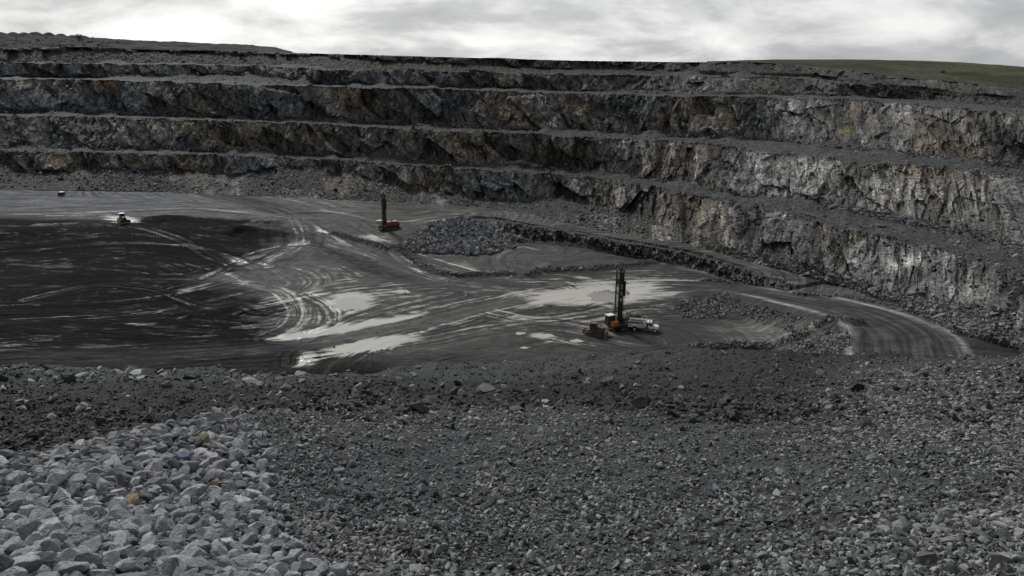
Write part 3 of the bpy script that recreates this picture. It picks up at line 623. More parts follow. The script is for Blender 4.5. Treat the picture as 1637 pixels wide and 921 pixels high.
PD = PW.copy(); PD[..., :2] += nrm[:, None, :] * disp[..., None]; crest_ = np.zeros(len(rowsL)); crest_[[k_ for k_ in range(1, len(rowsL)) if rowsL[k_] >= 10 and rowsL[k_ - 1] < 10]] = 1; crest_[:-1] = np.maximum(crest_[:-1], .6 * crest_[1:]); crest_[1:] = np.maximum(crest_[1:], .6 * crest_[:-1])
PD[..., 2] += .35 * (1 - RK) * rub * (LVL < 10) + RK * .45 * o3 + crest_[None] * (1.9 * (fbm(Sg * .16, Sg * 0 + LVL * 3, 4, 571) - .55)) + .5 * (LVL >= 10) * (fbm(Sg * .5, PW[..., 1] * .5, 3, 573) - .5)
# ---- rock colours
outc = sst(.50, .62, fbm(Sg * .05 + 7, Zg * .16, 4, 605)) * (LVL == 0) * .8; RK = np.maximum(RK, outc)
g1 = fbm(Sg * .03 + 4, Zg * .05 + LVL * 5, 4, 601); g2 = fbm(Sg * .12, Zg * .12, 4, 611)
base = mix(.104, .135, right) * (1 - .15 * sst(500, 200, WPX) * (LVL < 1.5))
rlum = base * (.6 + .8 * i2) * (.45 + 1.1 * i1) * (.5 + 1.0 * g2) * (.6 + .8 * i3) * (1 + right * 1.8 * joint)
tint = mix(mix(np.array([.93, 1.0, 1.06]), np.array([1.0, 1.0, .985]), right[..., None]), np.array([1.10, 1.0, .87]), sst(.43, .64, g1)[..., None])
rcol = rlum[..., None] * tint
och = sst(.60, .74, .55 * g1 + .45 * fbm(Sg * .07 + 9, Zg * .09, 3, 621))[..., None] * .6
rcol = mix(rcol, rlum[..., None] * np.array([1.35, 1.08, .76]), och)
PATCH = [(171, 140, 20, 9, (.21, .13, .085), .8), (445, 118, 22, 7, (.17, .115, .085), .8), (300, 170, 80, 22, (.085, .072, .052), .6), (820, 168, 60, 22, (.115, .088, .062), .75), (926, 172, 26, 18, (.19, .145, .09), .7), (1162, 195, 13, 22, (.19, .15, .105), .8),
         (1133, 246, 12, 14, (.22, .155, .085), .8), (1354, 208, 8, 12, (.34, .30, .13), .85), (1364, 178, 9, 14, (.24, .15, .11), .7), (1560, 238, 30, 12, (.23, .2, .14), .6), (1461, 417, 20, 10, (.62, .61, .57), .95), (1440, 430, 20, 8, (.55, .54, .5), .8),
         (1290, 268, 60, 13, (.36, .36, .345), .8), (1330, 262, 26, 5, (.58, .57, .53), .8), (1270, 300, 90, 26, (.30, .30, .29), .65), (1557, 478, 30, 34, (.40, .395, .36), .75), (1500, 330, 90, 34, (.27, .27, .26), .55), (1420, 300, 60, 22, (.28, .28, .27), .5), (1250, 380, 40, 22, (.24, .24, .23), .5), (1360, 420, 40, 20, (.25, .25, .235), .5), (1565, 515, 10, 10, (.28, .22, .11), .7), (1210, 185, 26, 36, (.032, .037, .043), .85), (530, 125, 50, 12, (.022, .025, .029), .85),
         (1325, 366, 7, 4, (.4, .31, .15), .9), (1307, 357, 6, 4, (.4, .27, .15), .9), (1250, 342, 22, 8, (.52, .52, .5), .8), (1375, 385, 18, 12, (.33, .29, .22), .6), (1000, 245, 45, 25, (.26, .27, .27), .6), (880, 235, 30, 20, (.13, .13, .12), .5), (690, 225, 30, 12, (.15, .15, .14), .6), (1090, 320, 60, 16, (.14, .10, .065), .45),
         (630, 165, 40, 18, (.12, .125, .12), .5), (150, 205, 60, 16, (.11, .10, .088), .6), (470, 200, 30, 16, (.11, .11, .11), .5), (730, 285, 40, 14, (.14, .125, .10), .5), (600, 200, 60, 14, (.04, .043, .047), .6), (40, 210, 14, 30, (.02, .022, .026), .5), (1450, 200, 120, 40, (.135, .118, .094), .5), (1600, 345, 60, 50, (.2, .2, .185), .5)]
for cx, cy, rx, ry, c_, st in PATCH:
    q = np.exp(-(np.hypot((WPX + 14 * (g2 - .5) - cx) / rx, (WPY + 14 * (i3 - .5) - cy) / ry)) ** 3) * st * sst(.12, .45, i2 * .5 + g2 * .5)
    rcol = mix(rcol, np.array(c_) * (.6 + .75 * i3[..., None]) * (.7 + .6 * g2[..., None]), q[..., None])
tl = mix(.015, .046, sst(450, 1150, WPX)) * (.3 + 1.4 * fbm(Sg * .35, Zg * .5, 4, 631))
tcol = tl[..., None] * mix(np.array([.96, 1, 1.06]), np.array([1.1, 1, .88]), (sst(.45, .65, g1) * sst(700, 1300, WPX))[..., None])
bl = mix(.038, .052, right) * (.75 + .5 * fbm(Sg * .3, PW[..., 1] * .3, 3, 641)); bcol = bl[..., None] * np.array([.99, 1.0, 1.02])
topd = mix(.017, .038, sst(300, 1200, WPX)) * (.6 + .8 * fbm(Sg * .4, Zg * .6, 4, 651)); dcol = topd[..., None] * np.array([1.06, 1, .9])
wcol = np.where((LVL >= 10)[..., None], bcol, tcol); wcol = np.where(((LVL == 4) | (LVL == 5))[..., None], dcol, wcol)
wcol = mix(wcol, rcol, RK[..., None])
red = np.exp(-np.hypot((WPX - 1630) / 40, (WPY - 555) / 20) ** 3)[..., None] * .7; wcol = mix(wcol, np.array([.10, .07, .055]), red)
structure('quarry_hillside', grid_mesh('quarry_hillside', PD[:, ::-1], M_ROCK, False, wcol[:, ::-1]), 'stepped quarry hillside of five rock benches round the pit')

# low rock step at the back of the excavated corner
sx = np.linspace(752, 1262, 520); zl = np.interp(sx, [752, 1130, 1262], [-72.6, -72.6, -69])
top = unproj(sx, gsm(np.interp(sx, T_PX, T_RW), 8), np.full(520, ZUP) - .1); bot = unproj(sx, gsm(np.interp(sx, B_PX, B_RW), 8), zl - .6); q_ = np.minimum(1, (np.hypot(top[:, 0], top[:, 1]) - 1.8) / np.hypot(bot[:, 0], bot[:, 1])); bot[:, :2] *= q_[:, None]
rowsS = [bot + (top - bot) * np.array([min(1, t_ ** 1.3), min(1, t_ ** 1.3), t_]) for t_ in np.linspace(0, 1, 26)]
back = top.copy(); back[:, :2] *= 1.022; back[:, 2] -= .5; rowsS.append(back)
PS = np.stack(rowsS, 1); sa = np.linspace(0, 190, 520)[:, None] + 0 * PS[..., 0]
oo1, ee1, ii1 = facets(sa + .5 * PS[..., 2], PS[..., 2], 2.6, 2.1, 701, 1.3); oo2, ee2, ii2 = facets(sa, PS[..., 2], 1.1, .8, 711, 1.2)
ds = (1.2 * oo1 + .7 * oo2 + 1.2 * (fbm(sa * .8, PS[..., 2] * .8, 3, 731) - .5) + 2 * (fbm(sa * .05, sa * 0, 3, 721) - .5)); ds[:, -1] = 0; PS[:, -3:, 2] += 1.1 * (fbm(sa[:, -3:] * .35, sa[:, -3:] * 0 + np.arange(3) * .4, 3, 741) - .5)
PS[..., :2] *= (1 - ds / np.hypot(PS[..., 0], PS[..., 1]))[..., None]
sl = .075 * (.4 + 1.2 * ii1) * (.5 + 1. * ii2); sl[:, -2:] = .05
structure('rock_step_hillside', grid_mesh('rock_step_hillside', PS[:, ::-1], M_ROCK, False, (sl[..., None] * np.array([.97, 1, 1.04]))[:, ::-1]), 'low dark rock step behind the excavated corner of the pit floor')

# ------------------------------------------------------------------ spoil heap and grassy hill beyond the rim
hx = np.linspace(-330, 520, 560)
hb = np.interp(hx, [-330, 0, 140, 222, 342, 468, 520], [77, 78, 76, 80, 82, 86, 90]); ht = np.interp(hx, [-330, -100, 0, 60, 120, 160, 230, 300, 400, 440, 465, 475, 520], [50, 52, 53.5, 54, 58, 61.5, 65, 68, 72, 76, 82, 88, 96])
rimR = np.interp(hx, wx, Rr)
def at_range(px, row, Rg):
    d = ray(px, row); return d * (Rg / np.hypot(d[:, 0], d[:, 1]))[:, None]
b_ = at_range(hx, hb, rimR + 3); b_[:, 2] -= 3; t_ = at_range(hx, ht, rimR + 42); rows = []
for k_ in range(34):
    q = k_ / 33; p = b_ + (t_ - b_) * np.array([q, q, min(1, q * 1.0)]); p[:, 2] += 1.8 * (fbm(hx * .03, hx * 0 + q * 6, 4, 801) - .5) * min(1, q * 3)
    if q > .9: p[:, 2] += (.9 * np.abs(np.sin(hx * .17 + 2 * fbm(hx * .02, hx * 0, 2, 5))) - .3) * (q - .9) * 10 * (hx < 150) * 1.1 + (q - .9) * 5 * (fbm(hx * .09, hx * 0, 3, 7) - .5)
    rows.append(p)
for dd, dz in ((6, -2), (30, -14), (60, -30)):
    p = t_.copy(); p[:, :2] *= ((rimR + 42 + dd) / (rimR + 42))[:, None]; p[:, 2] += dz; rows.append(p)
PH = np.stack(rows, 1); hl = (.032 * (.4 + 1.2 * fbm(hx[:, None] * .06 + 0 * PH[..., 0], PH[..., 2] * .8, 4, 811)))
structure('spoil_hill', grid_mesh('spoil_hill', PH[:, ::-1], M_HEAP, False, (hl[..., None] * np.array([.99, 1, .98]))[:, ::-1]), 'long grey spoil hill on the skyline above the pit')
gx = np.linspace(1130, 1960, 420)
gb = np.interp(gx, [1130, 1200, 1250, 1350, 1420, 1500, 1637, 1960], [100, 100.5, 103, 112.5, 121.5, 128.5, 143.5, 176]); gt = np.interp(gx, [1130, 1185, 1235, 1300, 1400, 1500, 1560, 1637, 1960], [103, 99.0, 96.5, 95, 95.3, 98, 101, 106.5, 140]); gt = gsm(gt, 12)
rg = np.interp(gx, wx, Rr); b_ = at_range(gx, gb, rg + 1); b_[:, 2] -= .8; t_ = at_range(gx, gt, rg + 150); rows = []
for k_ in range(60):
    q = (k_ / 59) ** 1.6; p = b_ + (t_ - b_) * q; p[:, 2] += .6 * (fbm(gx * .05, gx * 0 + q * 20, 4, 821) - .5) * min(1, q * 6) + math.sin(q * math.pi) * 1.6; rows.append(p)
for dd, dz in ((60, -4), (400, -60)):
    p = t_.copy(); p[:, :2] *= ((rg + 150 + dd) / (rg + 150))[:, None]; p[:, 2] += dz; rows.append(p)
PG = np.stack(rows, 1); gg = fbm(PG[..., 0] * .05, PG[..., 1] * .05, 4, 831); edge_ = sst(.0, 1.0, (np.arange(62)[None, :] - 4 - 14 * fbm(PG[..., 0] * .06, PG[..., 1] * .02, 3, 9)) / 6)
gcol = mix(np.array([.05, .046, .04]), np.array([.044, .047, .027]) * (.3 + 1.4 * gg[..., None]) * (.7 + .6 * fbm(PG[..., 0] * .4, PG[..., 1] * .12, 3, 841)[..., None]), edge_[..., None])
structure('grass_hill', grid_mesh('grass_hill', PG[:, ::-1], M_GRASS, True, gcol[:, ::-1]), 'low green grassy hill on the skyline')
# a far hump on the horizon
kx = np.linspace(700, 900, 60); rows = []
for q in (0, .5, 1): rows.append(at_range(kx, mix(np.full(60, 112.), 92.2 + (kx - 790) ** 2 / 900 * 1.2 + .8 * (fbm(kx * .2, kx * 0, 3, 4) - .5) - .0, q), np.full(60, 900.) + 60 * q))
PK = np.stack(rows, 1); structure('far_hill', grid_mesh('far_hill', PK[:, ::-1], M_HEAP, True, np.full(PK.shape, .06)), 'distant grey hill just over the rim')

# ------------------------------------------------------------------ foreground terrain
KN = {  # photo column: (row, range) pairs from near to far along the ground
    -300: [(1400, 2.6), (1100, 3.9), (990, 4.6), (921, 5.6), (850, 7.0), (790, 8.4), (748, 10.0), (765, 14), (745, 20), (705, 26), (655, 36), (612, 49), (586, 63), (577, 74)],
    0: [(1400, 2.6), (1100, 3.9), (990, 4.6), (921, 5.6), (850, 7.0), (780, 8.8), (733, 10.6), (758, 14.5), (738, 20), (700, 26), (650, 36), (610, 49), (585, 63), (576, 74)],
    120: [(1400, 2.6), (1100, 3.9), (990, 4.6), (921, 5.6), (850, 7.0), (780, 8.8), (709, 11.2), (735, 15), (716, 21), (690, 26), (645, 36), (612, 48), (592, 62), (584, 73)],
    250: [(1400, 2.6), (1100, 3.9), (990, 4.6), (921, 5.6), (850, 7.0), (780, 8.8), (682, 12.2), (706, 16), (686, 22), (670, 28), (634, 39), (612, 48), (598, 60), (592, 71)],
    360: [(1400, 2.6), (1100, 3.9), (990, 4.6), (921, 5.6), (850, 7.0), (780, 8.8), (652, 13.6), (672, 18), (656, 24), (645, 30), (624, 41), (612, 48), (602, 58), (597, 68)],
    560: [(1400, 2.6), (1100, 3.9), (990, 4.6), (921, 5.6), (850, 7.0), (780, 9.0), (700, 12), (630, 16.5), (646, 21), (634, 28), (622, 35), (612, 45), (602, 56), (597, 66)],
    760: [(1400, 2.6), (1100, 3.9), (990, 4.6), (921, 5.6), (850, 7.0), (780, 9.0), (710, 12), (649, 15.8), (662, 20), (646, 27), (628, 36), (605, 48), (590, 58), (582, 68)],
    950: [(1400, 2.6), (1100, 3.9), (990, 4.6), (921, 5.6), (850, 7.0), (780, 9.0), (710, 12), (641, 16.4), (653, 21), (638, 28), (618, 38), (594, 50), (576, 61), (567, 70)],
    1150: [(1400, 2.6), (1100, 3.9), (990, 4.6), (921, 5.6), (850, 7.0), (780, 9.0), (710, 12), (650, 17.5), (658, 22), (640, 29), (618, 39), (590, 52), (568, 64), (559, 72)],
    1300: [(1400, 2.6), (1100, 3.9), (990, 4.6), (921, 5.6), (850, 7.0), (780, 9.0), (710, 12), (644, 18.5), (640, 24), (624, 31), (606, 40), (586, 52), (572, 62), (564, 70)],
    1450: [(1400, 2.6), (1100, 3.9), (990, 4.6), (921, 5.6), (850, 7.0), (780, 9.0), (710, 12.2), (650, 17.5), (612, 25), (598, 32), (590, 40), (580, 50), (573, 58), (568, 65)],
    1637: [(1400, 2.6), (1100, 3.9), (990, 4.6), (921, 5.6), (850, 7.0), (780, 9.0), (710, 12.2), (650, 17), (616, 23), (596, 30), (584, 37), (576, 44), (570, 50), (566, 56)],
    1950: [(1400, 2.6), (1100, 3.9), (990, 4.6), (921, 5.6), (850, 7.0), (780, 9.0), (710, 12.2), (660, 16), (630, 22), (610, 28), (600, 34), (592, 40), (586, 46), (582, 52)],
}
kx_ = sorted(KN); nf, mf = 1250, 560
ax_ = np.concatenate([np.linspace(-1600, -340, 50), np.linspace(-330, 1960, 1150), np.linspace(1970, 3200, 50)]); rr_ = np.concatenate([np.geomspace(1.6, 90, mf - 30), np.linspace(92, 150, 30)])
prof = []
for c_ in kx_:
    rows_ = np.array([p[0] for p in KN[c_]], float); rg_ = np.array([p[1] for p in KN[c_]], float)
    dd = ray(np.full(len(rows_), float(c_)), rows_); zk = dd[:, 2] / np.hypot(dd[:, 0], dd[:, 1]) * rg_
    zr = np.interp(np.log(rr_), np.log(rg_), zk); last_r, last_z = rg_[-1], zk[-1]
    zr = np.where(rr_ > last_r, np.maximum(last_z - (rr_ - last_r) * .85, -78), zr); zr = gsm(zr, 4); prof.append(zr)
prof = np.array(prof); ZF = np.stack([np.interp(ax_, kx_, prof[:, j]) for j in range(mf)], 1)
for j in range(mf): ZF[:, j] = gsm(ZF[:, j], 14)
dz = ray(ax_, np.full(nf, 640.)); azf = np.arctan2(dz[:, 0], dz[:, 1])
XF = np.sin(azf)[:, None] * rr_[None]; YF = np.cos(azf)[:, None] * rr_[None]; RF = rr_[None] + 0 * XF
ZF = ZF + (fbm(XF * .9, YF * .9, 4, 901) - .5) * .30 * sst(2, 7, RF) + (fbm(XF * .22, YF * .22, 3, 905) - .5) * 1.3 * sst(18, 34, RF) + (fbm(XF * 4, YF * 4, 3, 909) - .5) * .10 + (fbm(XF * .5, YF * .5, 4, 911) - .5) * .8 * sst(30, 60, RF)
PFG = np.stack([XF, YF, ZF], -1); gpx, gpy = [a.reshape(XF.shape) for a in project(PFG.reshape(-1, 3))]
near = sst(19, 14, RF + 3 * (fbm(XF * .3, YF * .3, 2, 3) - .5))
near = np.maximum(near, sst(1250, 1420, gpx) * sst(70, 40, RF) * .8)
gl = mix(.020, .055, near) * (.6 + .8 * fbm(XF * 2, YF * 2, 4, 921)); gl = mix(gl, .052, sst(40, 55, RF) * sst(1300, 900, gpx))
structure('gravel_terrain', grid_mesh('gravel_terrain', PFG, M_FORE, False, gl[..., None] * mix(np.array([.95, 1, 1.05]), np.array([.98, 1, 1.02]), sst(500, 1300, gpx)[..., None])), 'rubble and gravel bank in front of the pit')

# ------------------------------------------------------------------ loose rock: what nobody could count
g = np.random.default_rng(5)
cgx, cgy = cellpx(PFG); rcell = RF[1:, 1:]
PALE = [(-330, 760), (0, 738), (120, 716), (250, 688), (345, 655), (372, 652), (405, 668), (418, 715), (422, 790), (445, 840), (500, 900), (540, 960), (540, 1200), (-330, 1200)]
nz = fbm(XF[1:, 1:] * 1.1, YF[1:, 1:] * 1.1, 3, 951) - .5
pale = inpoly(cgx + 130 * nz, cgy + 60 * nz, PALE) & (rcell < 15)
infr = (cgx > -330) & (cgx < 1960) & (cgy < 1300)
nearc = 0.25 * (near[1:, 1:] + near[:-1, :-1] + near[1:, :-1] + near[:-1, 1:])
def lognorm(n, med, sg, lo, hi): return np.clip(med * np.exp(g.normal(0, sg, n)), lo, hi)
patch = .5 + .5 * sst(.42, .56, fbm(XF[1:, 1:] * .8, YF[1:, 1:] * .8, 4, 991))
# chippings of the near bank
Q, i, j = scatter(PFG, 80000, (infr & ~pale) * nearc * patch, g)
sz = lognorm(len(Q), .019, .4, .010, .08) * (1 + .5 * sst(9, 20, np.hypot(Q[:, 0], Q[:, 1])))
stuff('gravel', stones_mesh('gravel', Q, sz, 1, M_GRAVEL, 3, 24, .15, .7), 'grey angular gravel covering the near bank', 'gravel')
Q, i, j = scatter(PFG, 6500, (infr & ~pale) * nearc * patch ** 1.5, g)
sz = lognorm(len(Q), .036, .34, .022, .085)
stuff('coarse_gravel', stones_mesh('coarse_gravel', Q, sz, 2, M_GRAVEL, 4, 24, .2, .6), 'larger broken stones lying among the grey gravel of the near bank', 'gravel')
Q, i, j = scatter(PFG, 36000, infr * (1 - nearc) * (rcell < 80), g)
sz = lognorm(len(Q), .06, .45, .025, .35)
stuff('dark_gravel', stones_mesh('dark_gravel', Q, sz, 1, M_GRAVEL_D, 5, 24, .15, .7), 'dark fine gravel on the lower slope behind the near bank', 'gravel')
Q, i, j = scatter(PFG, 1500, infr * (1 - nearc) * (rcell < 80) * (rcell > 30) * (.15 + (cgy < 612) * (cgx < 500)), g)
stuff('slope_rubble', stones_mesh('slope_rubble', Q, lognorm(len(Q), .2, .4, .1, .6), 2, M_GRAVEL, 6, 16, .3), 'grey rubble along the lip of the lower gravel slope', 'rubble')
zone = np.exp(-((cgx - 590) / 190) ** 2 - ((cgy - 655) / 38) ** 2) + .9 * sst(1180, 1420, cgx) * sst(760, 640, cgy) + .5 * np.exp(-((cgx - 880) / 130) ** 2 - ((cgy - 650) / 25) ** 2) + .25 * sst(.5, .7, fbm(XF[1:, 1:] * .5, YF[1:, 1:] * .5, 3, 981))  # weights the paler gravel towards the crest and the right-hand side
Q, i, j = scatter(PFG, 22000, infr * (~pale) * np.maximum(nearc, (cgx > 1200) * .8) * zone * (rcell < 60), g)
stuff('paler_gravel', stones_mesh('paler_gravel', Q, lognorm(len(Q), .026, .4, .012, .1) * (1 + .9 * sst(9, 30, np.hypot(Q[:, 0], Q[:, 1]))), 1, M_GRAVEL_P, 17, 24, .25, .35), 'paler gravel strewn along the crest of the near bank', 'gravel')
# pale crushed stone heap: small stones in the gaps, then the big ones one by one
Q, i, j = scatter(PFG, 8500, pale * 1.0, g)
Q[:, 2] += -.01
stuff('crushed_stone', stones_mesh('crushed_stone', Q, lognorm(len(Q), .036, .3, .02, .06), 2, M_PALE_I, 7, 24, .3, cut=(.42, .82), zr=(.45, .8)), 'smaller pale crushed stones filling the gaps of the stone heap', 'crushed stone')
Q, i, j = scatter(PFG, 1500, infr * (~pale) * nearc * (cgx < 640) * np.exp(-np.clip(cgx - 440, 0, 999) / 70.) * (rcell < 14), g)
stuff('stray_stone', stones_mesh('stray_stone', Q, lognorm(len(Q), .034, .4, .018, .085), 2, M_PALE_I, 18, 20, .2), 'stray pale stones rolled off the near heap into the gravel', 'crushed stone')
# rubble of the benches, walls and pit floor
wpx, wpy = cellpx(PD); tlc = TL[1:, 1:]; lvc = LVL[1:, 1:]; rkc = RK[1:, 1:]
vis = (wpx > -250) & (wpx < 1900) & (lvc != 5)
rimw = sst(.35, .6, fbm(Sg[1:, 1:] * .04, Zg[1:, 1:] * .1, 3, 961))
Q, i, j = scatter(PD, 44000, vis * (lvc < 4) * (tlc * 1.0 + .05 * rkc) * (.3 + rimw), g)
stuff('talus_rubble', stones_mesh('talus_rubble', Q, lognorm(len(Q), .30, .55, .12, 1.8), 1, M_BLAST, 8, 20, .25), 'grey rock rubble heaped at the foot of the quarry benches', 'rubble')
Q, i, j = scatter(PD, 5600, vis * ((lvc >= 10) * 1.0 + (lvc == 4) * .8 + (lvc == 3) * tlc * .5), g)
stuff('bench_rubble', stones_mesh('bench_rubble', Q, lognorm(len(Q), .3, .45, .15, 1.2), 1, M_BLAST, 9, 20, .25), 'scattered pale rocks along the quarry benches and the rim', 'rubble')
hpc = inpoly(fpx + 0 * fpy, fpy, HEAP)
nn = fbm(X[1:, 1:] * .2, Y[1:, 1:] * .2, 3, 971) - .5
hpj = inpoly(fpx + 30 * nn, fpy + 12 * nn, HEAP)
Q, i, j = scatter(PF, 10500, hpj * 1.0, g); Q[:, 2] += .5 * g.uniform(0, 1, len(Q))
stuff('blasted_rock', stones_mesh('blasted_rock', Q, lognorm(len(Q), .36, .45, .15, 1.4), 2, M_HEAPROCK, 10, 20, .2, 1.0), 'heap of blasted blue grey rock against the low rock step', 'rock heap')
wc = windm[1:, 1:]
tw = sst(2.2, .4, np.abs(RG - RT - .5))[1:, 1:] * (fpx > 745) * (fpx < 1262)
Q, i, j = scatter(PF, 11000, sst(.15, .8, wc) + 2.2 * tw, g)
stuff('windrow_rubble', stones_mesh('windrow_rubble', Q, lognorm(len(Q), .2, .45, .09, .9), 1, M_BLAST, 11, 20, .25, 1.0), 'rubble windrows edging the haul road and pit floor', 'rubble')
CL = [(1062, 493), (1098, 478), (1160, 466), (1182, 480), (1152, 506), (1090, 508)]
EM = [(1180, 482), (1262, 500), (1325, 521), (1358, 535), (1362, 550), (1330, 558), (1262, 566), (1240, 560), (1300, 538), (1225, 521), (1165, 500)]
cl = inpoly(fpx + 20 * nn, fpy + 12 * nn, CL); em = inpoly(fpx + 20 * nn, fpy + 14 * nn, EM)
Q, i, j = scatter(PF, 7000, cl * 1.0 + em * .30 * (nn > -.1) + (inpoly(fpx, fpy, [(1240, 566), (1290, 548), (1345, 536), (1362, 538), (1360, 552), (1330, 566)])) * .8, g)
stuff('embankment_rubble', stones_mesh('embankment_rubble', Q, lognorm(len(Q), .21, .5, .08, 1.1), 1, M_BLAST, 12, 20, .25, 1.0), 'dark rubble on the embankment below the haul road bend', 'rubble')
Q, i, j = scatter(PF, 5000, (~hpj) * (.10 + .8 * inpoly(fpx, fpy, [(1115, 545), (1300, 540), (1270, 572), (1110, 572)]) + .5 * ((over[1:, 1:] > .5) & (fpx > 1100) & (fpy < 560) & outer[1:, 1:]) + .15 * (RG > RT)[1:, 1:]) * (1 - onroad[1:, 1:]) * (1 - silt_glare[1:, 1:]), g)
stuff('scattered_rubble', stones_mesh('scattered_rubble', Q, lognorm(len(Q), .16, .5, .06, .8), 1, M_BLAST_D, 13, 16, .3), 'small loose rocks scattered over the pit floor', 'rubble')
hx_, hy_ = cellpx(PH)
Q, i, j = scatter(PH, 700, ((hy_ > 64) & (hy_ < 76) & (hx_ < 170)) * 1.0 + .08 * (hy_ > 50), g)
stuff('spoil_rubble', stones_mesh('spoil_rubble', Q, lognorm(len(Q), .6, .4, .3, 1.6), 1, M_BLAST, 14, 12, .25), 'dumped boulders along the foot of the spoil hill', 'rubble')
ex, ey = cellpx(PG); el_ = edge_[1:, 1:]
Q, i, j = scatter(PG, 420, (ex > 1200) * (np.exp(-((el_ - .3) / .3) ** 2) + .02), g)
stuff('verge_rubble', stones_mesh('verge_rubble', Q, lognorm(len(Q), .3, .4, .18, .9), 1, M_BLAST, 15, 12, .2), 'pale rocks along the lower edge of the grassy hill', 'rubble')

# ------------------------------------------------------------------ the big pale stones of the near heap, one object each
protos = []
for k_ in range(26):
    V, F = make_stone(4, 5000 + k_, 11, (.46, .86), (.5, .85)); n_ = np.random.default_rng(k_)
    V = V * (1 + .05 * (fbm(V[:, 0] * 2 + k_, V[:, 1] * 2 + V[:, 2] * 1.7, 3, k_)[:, None] - .5))
    protos.append(raw_mesh('stone', V, F, M_PALE, False, n=3))
def tinted(name, lo, hi): return stone_mat(name, lo, hi, per='object', scale=2.2)
M_RUST = tinted('rusty_stone', (.20, .15, .105), (.25, .19, .13)); M_YEL = tinted('yellowish_stone', (.30, .29, .21), (.33, .32, .24)); M_BLUE = tinted('bluish_stone', (.14, .16, .20), (.17, .19, .24)); M_WHITE = tinted('white_stone', (.36, .36, .35), (.42, .42, .41))
cand, ci, cj = scatter(PFG, 60000, pale * (cgy < 1000) * 1.0, g)
pl = []; grid_ = {}
def add_stone(p, s):
    key = (int(p[0] // .3), int(p[1] // .3))
    for a in (-1, 0, 1):
        for b in (-1, 0, 1):
            for q, t_ in grid_.get((key[0] + a, key[1] + b), ()):
                if (q[0] - p[0]) ** 2 + (q[1] - p[1]) ** 2 < (.72 * (s + t_)) ** 2: return False
    grid_.setdefault(key, []).append((p, s)); pl.append((p, s)); return True
for p, s in zip(cand, np.sort(np.clip(.045 * np.exp(g.normal(0, .42, len(cand))), .024, .11))[::-1] * (g.uniform(.0, 1, len(cand)) * .35 + .8)): add_stone(p, s)
ppx, ppy = project(np.array([p for p, s in pl])); dist = np.array([np.linalg.norm(p) for p, s in pl]); sz = np.array([s for p, s in pl])
inview = (ppx > -20) & (ppx < 1660) & (ppy < 935)
key_ = np.where(inview, sz / dist, 0); order = np.argsort(-key_)
SPECIAL = [(500, 595, 0, 0)]
big = order[:290]; rest = order[290:]
rest = [k_ for k_ in rest]
stuff('broken_stone', stones_mesh('broken_stone', np.array([pl[k_][0] for k_ in rest]), sz[rest], 3, M_PALE_I, 21, 24, .25, cut=(.44, .84), zr=(.5, .85)), 'pale broken stones of medium size making up the body of the near heap', 'crushed stone')
marks = [((217, 812), M_RUST, 'rust tinted stone among the pale grey stones of the near heap'), ((352, 778), M_RUST, 'brown stained stone below the crest of the near heap of pale stones'),
         ((346, 710), M_YEL, 'yellowish stone just below the crest of the near heap of pale stones'), ((286, 728), M_BLUE, 'bluish grey stone on the upper slope of the near heap of pale stones'),
         ((312, 722), M_WHITE, 'whitest square stone near the top of the near heap of pale stones')]
used = {}
for (mx_, my_), m_, lab in marks:
    c_ = sorted(big, key=lambda k_: (ppx[k_] - mx_) ** 2 + (ppy[k_] - my_) ** 2)
    for k_ in c_:
        if k_ not in used: used[k_] = (m_, lab); break
gs = random.Random(3)
for k_ in big:
    p, s = pl[k_]; o = link('stone', protos[gs.randrange(26)])
    o.location = (p[0], p[1], p[2] + s * .28); o.scale = (s * gs.uniform(.95, 1.3), s * gs.uniform(.9, 1.2), s * gs.uniform(.8, 1.15))
    o.rotation_euler = (gs.gauss(0, .45), gs.gauss(0, .45), gs.uniform(0, 6.28)); o['category'] = 'stone'; o['group'] = 'big pale stones of the near heap'
    o['label'] = 'big pale grey angular stone in the near heap of broken stone'
    if k_ in used:
        o.material_slots[0].link = 'OBJECT'; o.material_slots[0].material = used[k_][0]; o['label'] = used[k_][1]
def on_fore(px, py, hint=None):
    i_ = int(np.clip(np.argmin(np.abs(ax_ - px)), 0, nf - 1)); row = gpy[i_]
    i_ = int(np.clip(np.argmin(np.abs(gpx[:, 250] - px)), 0, nf - 1)); row = gpy[i_]
    j_ = int(np.argmin(np.abs(row - py) + (np.arange(mf) < 3) * 99 + (0 if hint is None else 99 * (np.abs(rr_ - hint) > .3 * hint)))); return Vector(PFG[i_, j_]), RF[i_, j_]
def on_mesh(P, PXm, PYm, px, py):
    k_ = np.argmin((PXm - px) ** 2 + (PYm - py) ** 2); return Vector(P.reshape(-1, 3)[k_])
def boulder(p, s, mat, label, seed, scale=(1, 1, 1), rot=(0, 0, 0), name='boulder'):
    V, F = make_stone(4, 9000 + seed, 10, (.45, .85), (.55, .9)); V = V * (1 + .06 * (fbm(V[:, 0] * 2 + seed, V[:, 1] * 2 + V[:, 2], 3, seed)[:, None] - .5))
    o = link(name, raw_mesh(name, V, F, mat, False, n=3), label=label, category='boulder')
    o.location = p + Vector((0, 0, s * scale[2] * .42)); o.scale = (s * scale[0], s * scale[1], s * scale[2]); o.rotation_euler = rot; return o
M_BLD = tinted('grey_boulder', (.10, .10, .098), (.13, .13, .128)); M_BLD_P = tinted('pale_boulder', (.26, .26, .25), (.30, .30, .29)); M_BLD_D = tinted('dark_boulder', (.06, .06, .06), (.075, .075, .075))
p, r_ = on_fore(578, 627, 34); print('STAND', project(np.array([p])), r_); boulder(p, 14 * r_ / 1274, M_BLD_P, 'upright grey boulder standing alone on the slope behind the near bank', 1, (.75, .8, 1.1), (.1, .2, .4))
